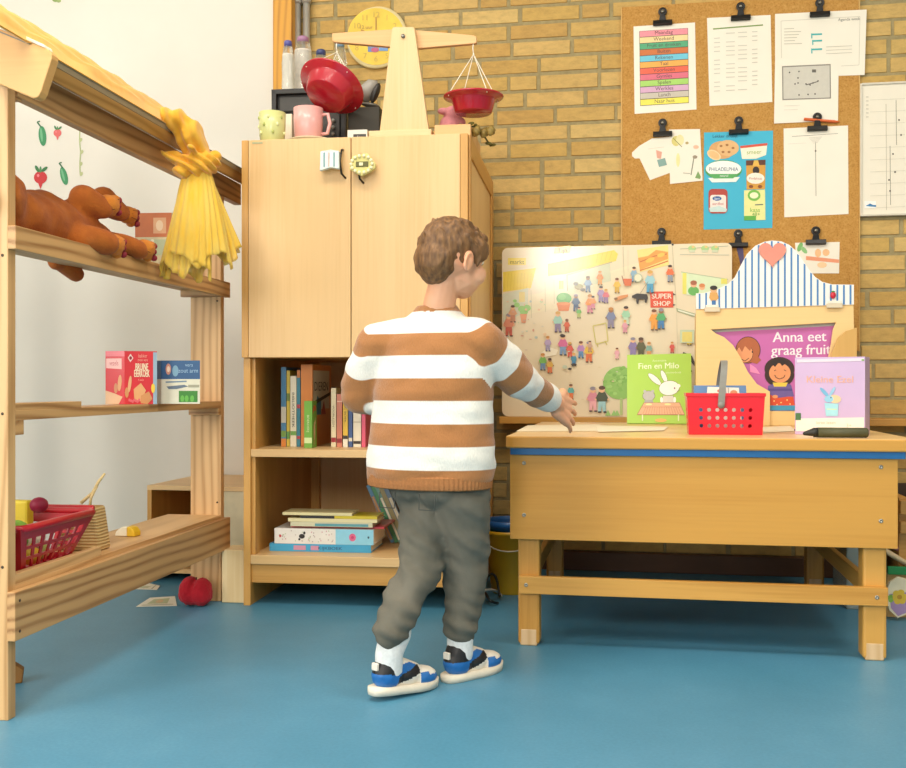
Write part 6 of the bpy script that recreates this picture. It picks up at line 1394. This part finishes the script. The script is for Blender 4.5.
# head (skull, jaw, face, ears, neck)
body += [('s', H(0, -.010, .012), (.070, .082, .078), HT), ('s', H(0, .020, -.030), (.056, .058, .055), HT), ('s', H(0, .036, -.062), (.030, .030, .024), HT),
         ('s', H(-.034, .042, -.030), (.026, .026, .026), HT), ('s', H(.034, .042, -.030), (.026, .026, .026), HT), ('s', H(0, .050, .030), (.046, .024, .032), HT),
         ('c', H(0, .070, -.004), H(0, .086, -.022), .0075, .0105), ('s', H(-.009, .079, -.024), (.007, .007, .006), HT), ('s', H(.009, .079, -.024), (.007, .007, .006), HT),
         ('c', H(-.013, .071, -.044), H(.013, .071, -.044), .0055, .0055), ('s', H(0, .068, -.052), (.015, .008, .006), HT),
         ('c', H(0, -.020, -.05), nk-UP*.03, .034, .040)]
for s_ in (-1, 1):
    for k in range(8):
        a0 = -1.9+k*.55; a1 = a0+.55; p = lambda a_: H(s_*(.071+.006*math.cos(a_)*.5), -.012-.0125*math.cos(a_+.2)-.002, -.016+.020*math.sin(a_))
        body.append(('c', p(a0), p(a1), .0042, .0042))
    body.append(('s', H(s_*.069, -.010, -.017), (.006, .012, .018), HT))
# trunk, arms, legs under the clothes
body += [('s', TP(0, 0, .70), (.10, .065, .12), TT), ('s', TP(0, 0, .58), (.088, .062, .10), TT), ('s', TP(0, -.004, .49), (.094, .070, .06), TT), ('c', nk-UP*.03, TP(0, 0, .74), .042, .07),
         ('c', TP(-.06, 0, .78), LS_, .04, .036), ('c', TP(.06, 0, .78), RS, .04, .036),
         ('c', LS_, LE_, .034, .027), ('c', LE_, LWr, .027, .018), ('c', RS, RE, .034, .027), ('c', RE, RW, .027, .0175),
         ('c', LH, LK, .058, .040), ('c', LK, LA, .038, .026), ('c', RH, RK, .058, .040), ('c', RK, RA, .038, .026),
         ('s', LH-UP*.0, (.06, .06, .06)), ('s', RH, (.06, .06, .06))]
hdir = (K(582, 421, 2.655)-RW).normalized()
hand(body, RW+hdir*.014, hdir, (-CF*.75+UP*.45+CR*.45), (CF*.6+UP*.45+CR*.45), 1.4, .30)
ldir = (TP(.03, .235, .595)-LWr).normalized(); hand(body, LWr+ldir*.012, ldir, (UP*.4+tf*.5).normalized(), UP, 1.1, .5)
for A_, fdv in ((LA, fd(42)), (RA, fd(45))): body.append(('c', A_, V((A_.x, A_.y, .05))+fdv*.01, .026, .026)); body.append(('c', V((A_.x, A_.y, .045)), V((A_.x, A_.y, .035))+fdv*.07, .024, .02))
# drop nothing: one continuous surface
blobobj('body', kid, body, .0030, SKN, 2)
# face details
EYEW, IRI, LIP, BROW = plain('#f2efe8', .2, .01), plain('#4a3018', .2, .02), plain('#c26a5c', .45, .05), plain('#6b4a2c', .8)
for s_ in (-1, 1):
    c = MB(); c.ell(H(s_*.026, .0605, .004), (.0088, .0045, .0052), EYEW, HT); c.ell(H(s_*.026, .0643, .003), (.0042, .0018, .0042), IRI, HT); c.build('eye', kid)
    c = MB(); c.tube([H(s_*.015, .0712, .020), H(s_*.026, .0695, .0235), H(s_*.039, .0605, .019)], [.0018, .0026, .0014], BROW, 6); c.build('eyebrow', kid)
c = MB(); c.tube([H(-.016, .071, -.043), H(0, .0775, -.0435), H(.016, .071, -.043)], [.0015, .0040, .0015], LIP, 8); c.tube([H(-.014, .070, -.048), H(0, .0765, -.050), H(.014, .070, -.048)], [.0015, .0042, .0015], LIP, 8); c.build('mouth', kid)
# ---- hair
def hairm():
    m, nt, b = newmat('brown_hair'); n = N(nt, 'ShaderNodeTexNoise', Scale=1.0, Detail=4.0); nt.links.new(objco(nt, (120, 120, 26)), n.inputs['Vector'])
    nt.links.new(ramp(nt, n.outputs['Fac'], [(.3, lin('#50351c')), (.6, lin('#7b5630')), (.8, lin('#926b40'))]), b.inputs['Base Color']); b.inputs['Roughness'].default_value = .6; bump(nt, b, n.outputs['Fac'], .7, .004); return m
hp_ = [('s', H(0, -.014, .020), (.073, .083, .078), HT), ('s', H(0, -.052, -.012), (.060, .048, .058), HT), ('s', H(0, -.050, -.048), (.040, .028, .026), HT),
       ('c', H(-.040, .040, .052), H(.040, .040, .052), .018, .017), ('s', H(.062, .020, .020), (.014, .030, .030), HT), ('s', H(-.062, .020, .020), (.014, .030, .030), HT),
       ('c', H(.069, .018, .0), H(.067, .016, -.018), .007, .004), ('c', H(-.069, .018, .0), H(-.067, .016, -.018), .007, .004)]
for i in range(40):
    a_ = random.uniform(0, 2*PI); e = random.uniform(.15, 1.35); n_ = V((math.cos(a_)*math.cos(e), math.sin(a_)*math.cos(e), math.sin(e)))
    base = V((n_.x*.072, -.014+n_.y*.082, .022+n_.z*.076)); tg = V((-n_.y, n_.x, .0))*.012+V((0, .006, -.014))
    hp_.append(('c', H(*base), H(*(base+tg*1.6+n_*.003)), .0045, .003))
blobobj('hair', kid, hp_, .0030, hairm(), 2, lambda p: .0016*noise.noise(p*70))
# ---- sweater
TOPZ = K(430, 306, 2.42).z
swp = []
# torso as stacked elliptical discs in the torso frame
prof = [(.450, .150, .104), (.466, .156, .108), (.49, .160, .112), (.52, .158, .112), (.58, .152, .106), (.64, .150, .102), (.70, .150, .100), (.745, .148, .094), (.785, .138, .084), (.812, .112, .070), (.832, .076, .058), (.852, .054, .050), (.865, .046, .045)]
vs, fs = [], []; NS = 40
for z_, rx, ry in prof:
    t = (z_-.437)/.43; off = ts*(.0+.012*t)+tf*(.012*t)
    for k in range(NS): a_ = 2*PI*k/NS; vs.append(V((Tc.x, Tc.y, z_))+off+ts*rx*math.cos(a_)+tf*ry*math.sin(a_))
for i in range(len(prof)-1):
    for k in range(NS): fs.append((i*NS+k, i*NS+(k+1) % NS, (i+1)*NS+(k+1) % NS, (i+1)*NS+k))
fs += [list(range(NS))[::-1], [(len(prof)-1)*NS+k for k in range(NS)]]
swp.append(('m', vs, [list(f) for f in fs]))
cuffR = RW-(RW-RE).normalized()*.022; cuffL = LWr-(LWr-LE_).normalized()*.01
swp += [('c', TP(.055, .01, .775), RS, .062, .055), ('c', RS, RE, .054, .047), ('c', RE, cuffR, .046, .034), ('c', TP(-.055, .01, .775), LS_, .062, .056), ('c', LS_, LE_, .056, .049), ('c', LE_, cuffL, .048, .036)]
P_ = .1027; Z0 = K(430, 335, 2.42).z       # first white/brown boundary
def seg(p, a, b): d = b-a; t = max(0, min(1, (p-a).dot(d)/d.dot(d))); return (p-(a+d*t)).length, t
def stripe(p):
    tor = Z0-p.z
    dx = (p-V((Tc.x, Tc.y, p.z))); lx = dx.dot(ts)
    best = None
    for S_, E_, Wc, sg, s0 in ((RS, RE, cuffR, 1, .016), (LS_, LE_, cuffL, -1, .016)):
        L1, L2 = (E_-S_).length, (Wc-E_).length; d1, t1 = seg(p, S_, E_); d2, t2 = seg(p, E_, Wc)
        v = (s0+t1*L1) if d1-.054 < d2-.040 else (s0+L1+t2*L2); dd = min(d1-.054, d2-.042)
        w_ = (lx*sg-.125)/.05
        if dd < .03 and (sg*lx > .118):
            return tor*(1-max(0, min(1, w_)))+v*max(0, min(1, w_)) if w_ < 1 else v
    return tor
def knit():
    m, nt, b = newmat('striped_knit'); at_ = nt.nodes.new('ShaderNodeAttribute'); at_.attribute_name = 'stripe'
    mm = N(nt, 'ShaderNodeMath', operation='MULTIPLY_ADD'); mm.inputs[1].default_value = 1/P_; mm.inputs[2].default_value = 10.0; nt.links.new(at_.outputs['Fac'], mm.inputs[0])
    fr = N(nt, 'ShaderNodeMath', operation='FRACT'); nt.links.new(mm.outputs[0], fr.inputs[0])
    br, wt = lin('#a9713f'), lin('#ece9df')
    col = ramp(nt, fr.outputs[0], [(0, br), (.47, br), (.49, wt), (.975, wt), (.995, br)])
    n = N(nt, 'ShaderNodeTexNoise', Scale=1.0, Detail=2.0); nt.links.new(objco(nt, (420, 420, 130)), n.inputs['Vector'])
    mx = N(nt, 'ShaderNodeMix', data_type='RGBA', blend_type='MULTIPLY'); mx.inputs['Factor'].default_value = .35
    nt.links.new(col, mx.inputs[6]); nt.links.new(ramp(nt, n.outputs['Fac'], [(.3, (.72, .72, .72, 1)), (.7, (1, 1, 1, 1))]), mx.inputs[7]); nt.links.new(mx.outputs[2], b.inputs['Base Color'])
    b.inputs['Roughness'].default_value = .95; b.inputs['Sheen Weight'].default_value = .3; bump(nt, b, n.outputs['Fac'], .5, .003); return m
def wrk(p):
    w_ = .006*noise.noise(V((p.x*9, p.y*9, p.z*16)))+.0035*noise.noise(V((p.x*22, p.y*22, p.z*34)))
    return w_ + (.004*math.sin(p.z*150) if p.z < .46 else 0)*.3
def st2(p):
    v = stripe(p)
    if p.z > TOPZ-.012: return -.09      # brown collar
    return v
blobobj('sweater', kid, swp, .0052, knit(), 5, wrk, attr=st2)
# ribbed hem and cuffs
RIBB = plain('#a06a3c', .9, .1, 200, bmp=.4); RIBW = plain('#e2e0d6', .9, .08, 200, bmp=.4)
c = MB(); vs, fs = [], []; 
for j, (z_, e) in enumerate(((.476, -.004), (.470, .003), (.454, .0035), (.444, .002), (.441, -.004))):
    for k in range(160): a_ = 2*PI*k/160; rr_ = e+(.0016 if k % 2 else 0); vs.append(V((Tc.x, Tc.y, z_))+ts*(.1505+rr_)*math.cos(a_)+tf*(.1045+rr_)*math.sin(a_))
for j in range(4):
    for k in range(160): fs.append((j*160+k, j*160+(k+1) % 160, (j+1)*160+(k+1) % 160, (j+1)*160+k))
c.add(vs, fs, RIBB, False); c.build('hem_band', kid)
# ---- trousers
tz_ = []
kneeR, kneeL = RK, LK
tz_ += [('s', TP(.02, -.004, .485), (.094, .088, .060), TT), ('s', TP(-.026, -.018, .45), (.066, .072, .060), TT), ('s', TP(.045, -.018, .45), (.066, .072, .060), TT),
        ('c', LH-UP*.02, LK, .064, .052), ('c', LK, LA+UP*.045, .052, .040), ('c', RH-UP*.02, RK, .070, .054), ('c', RK, RA+UP*.03, .052, .040)]
def wp(p):
    w_ = .008*noise.noise(V((p.x*12, p.y*12, p.z*20+p.x*14)))+.006*noise.noise(V((p.x*22, p.y*22, p.z*44+5+p.x*30)))
    if p.z < .2: w_ += .0032*math.sin(p.z*190+p.x*60+3*noise.noise(p*12))*max(0, 1-abs(p.z-.13)/.08)
    return w_
TRO = None
def trom():
    m, nt, b = newmat('grey_denim'); n = N(nt, 'ShaderNodeTexNoise', Scale=9.0, Detail=5.0); nt.links.new(objco(nt), n.inputs['Vector'])
    nt.links.new(ramp(nt, n.outputs['Fac'], [(.3, lin('#55544a')), (.7, lin('#6e6a5e'))]), b.inputs['Base Color']); b.inputs['Roughness'].default_value = .9
    n2 = N(nt, 'ShaderNodeTexNoise', Scale=320.0); nt.links.new(objco(nt), n2.inputs['Vector']); bump(nt, b, n2.outputs['Fac'], .3, .002); return m
TRO = trom(); blobobj('trousers', kid, tz_, .0048, TRO, 4, wp)
c = MB()
for s_ in (-1, 1): c.tube([TP(.052*s_+.02, -.100, .435), TP(.052*s_+.02, -.103, .40), TP(.052*s_-.02, -.103, .40), TP(.052*s_-.02, -.100, .435)], .0014, plain('#3f423e', .9), 5)
# (back pockets sit just below the hem)
c.build('pocket_seam', kid)
# ---- socks
SOC = plain('#dfe2e2', .9, .08, 120, bmp=.4); SOB = plain('#7f96c0', .9, .08, 120)
for A_, zt_ in ((LA, .15), (RA, .12)):
    rv = [('c', V((A_.x, A_.y, .055)), V((A_.x, A_.y, A_.z)), .031, .031), ('c', A_, A_+((LK if A_ is LA else RK)-A_)*.22, .031, .034)]
    blobobj('sock', kid, rv, .004, SOC, 2)
# ---- shoes
BLUE, WHT, BLA = plain('#1f6bb4', .5, .06, 40), plain('#ece4d6', .5, .04, 40), plain('#1b1a1c', .5, .05, 40)
def shoe(A_, deg, pitch=0):
    f = fd(deg); r_ = V((f.y, -f.x, 0)); L = .178
    heel = V((A_.x, A_.y, 0))-f*.045
    M = Matrix(((r_.x, f.x, 0, heel.x), (r_.y, f.y, 0, heel.y), (0, 0, 1, .0005), (0, 0, 0, 1))) @ Matrix.Translation((0, .0, 0))
    M = M @ rot('X', 0)
    if pitch: M = M @ Matrix.Translation((0, L, 0)) @ rot('X', -pitch) @ Matrix.Translation((0, -L, 0))
    def pt(x, y, z): return M @ V((x, y, z))
    R3 = M.to_3x3().to_4x4()
    pr = [('s', pt(0, .040, .040), (.031, .042, .034), R3), ('s', pt(0, .085, .034), (.031, .05, .028), R3), ('s', pt(0, .132, .026), (.034, .044, .024), R3), ('c', pt(0, .035, .045), pt(0, .038, .066), .030, .029), ('c', pt(0, .052, .055), pt(0, .112, .036), .026, .022), ('c', pt(0, .046, .062), pt(0, .062, .086), .020, .012)]
    Mi = M.inverted()
    def colr(p):
        q_ = Mi @ p; y, z_, x = q_.y, q_.z, abs(q_.x)
        if y < .035 and z_ > .058 and x < .018: return BLA
        if y > .135: return BLUE if z_ < .034 else WHT
        if y > .112: return BLUE if (z_ < .040) else WHT
        if z_ > .064: return WHT if y > .045 else BLA
        if y < .048: return BLUE if z_ < .045 else BLA
        cz = .030+(y-.048)*.30
        if abs(z_-cz) < .009 and x > .012: return BLA
        if z_ < cz: return WHT
        if x < .014: return WHT
        return BLUE
    up_ = blobobj('shoe', kid, pr, .0028, None, 2, None, colr)
    prf = [(-.004, .030), (.006, .012), (.030, .0), (.0, 0)]
    out = []
    for k in range(36):
        a_ = 2*PI*k/36; y = .086-.094*math.cos(a_); w_ = .031+.006*math.sin(PI*max(0, min(1, (y-.07)/.11))) if y > .07 else .031
        out.append((w_*math.copysign(abs(math.sin(a_))**.6, math.sin(a_)), y))
    c = MB(M); n = len(out); vs = [V((x*.97, (y-.086)*.985+.086, 0)) for x, y in out]+[V((x, y, .007+.006*max(0, (y-.13)/.05))) for x, y in out]+[V((x*1.0, y, .017+.004*max(0, (y-.13)/.05))) for x, y in out]
    fs = [(j*n+k, j*n+(k+1) % n, (j+1)*n+(k+1) % n, (j+1)*n+k) for j in range(2) for k in range(n)]+[list(range(n))[::-1], [2*n+k for k in range(n)]]
    c.add(vs, fs, plain('#e6dcc8', .6, .05, 50), True); c.build('sole', up_)
    c = MB(M)
    for j in range(4): y = .070+.014*j; z_ = .066-.0085*j; c.tube([(-.018, y-.004, z_-.006), (0, y, z_+.004), (.018, y-.004, z_-.006)], .0022, WHT, 6)
    c.build('laces', up_)
    c = MB(M); c.box(-.009, .009, -.0015, .006, .052, .068, WHT); c.build('heel_tab', up_, .002)
shoe(LA, 47, 4); shoe(RA, 45)
# ================================================================= LIGHT AND CAMERA
cam = bpy.data.cameras.new('camera'); co_ = bpy.data.objects.new('camera', cam); COL.objects.link(co_)
cam.sensor_width = 36; cam.lens = 36*FPX/906; cam.clip_start = .05
co_.location = CAM; co_.rotation_euler = (PI/2, 0, YAW)
bpy.context.scene.camera = co_
def area(name, loc, aim, sx, sy, power, col=(1, .915, .80), spread=180):
    l = bpy.data.lights.new(name, 'AREA'); l.shape = 'RECTANGLE'; l.size = sx; l.size_y = sy; l.energy = power; l.color = col; l.spread = math.radians(spread)
    o = bpy.data.objects.new(name, l); COL.objects.link(o); o.location = loc
    o.rotation_euler = (V(aim)-V(loc)).to_track_quat('-Z', 'Y').to_euler(); return o
area('ceiling_lamp_near', (-.9, -2.2, CEIL-.03), (-.9, -2.2, 0), 1.5, .6, 34)
area('ceiling_lamp_right', (1.4, -2.2, CEIL-.03), (1.4, -2.2, 0), 1.2, .6, 24)
area('ceiling_lamp_rear', (-.9, -4.4, CEIL-.03), (-.9, -4.4, 0), 1.5, .6, 30)
area('window_light', (-.65, YB+.1, 1.75), (-.4, 0, .8), .5, .55, 34, (1, .94, .82))
area('window_light_left', (XL+.1, -4.2, 1.5), (-.4, -.6, .7), 2.2, 1.6, 88, (1, .955, .90))
area('left_wall_fill', (-2.3, -1.3, CEIL-.03), (-2.3, -1.0, 0), 1.2, .5, 9)  # fill light added to brighten the white wall behind the stall
w = bpy.data.worlds.new('World'); bpy.context.scene.world = w; w.use_nodes = True
w.node_tree.nodes['Background'].inputs['Color'].default_value = (1, .95, .88, 1); w.node_tree.nodes['Background'].inputs['Strength'].default_value = .75
vs_ = bpy.context.scene.view_settings; vs_.view_transform = 'Standard'; vs_.look = 'None'; vs_.exposure = 0.26; vs_.gamma = 1; vs_.use_curve_mapping = False
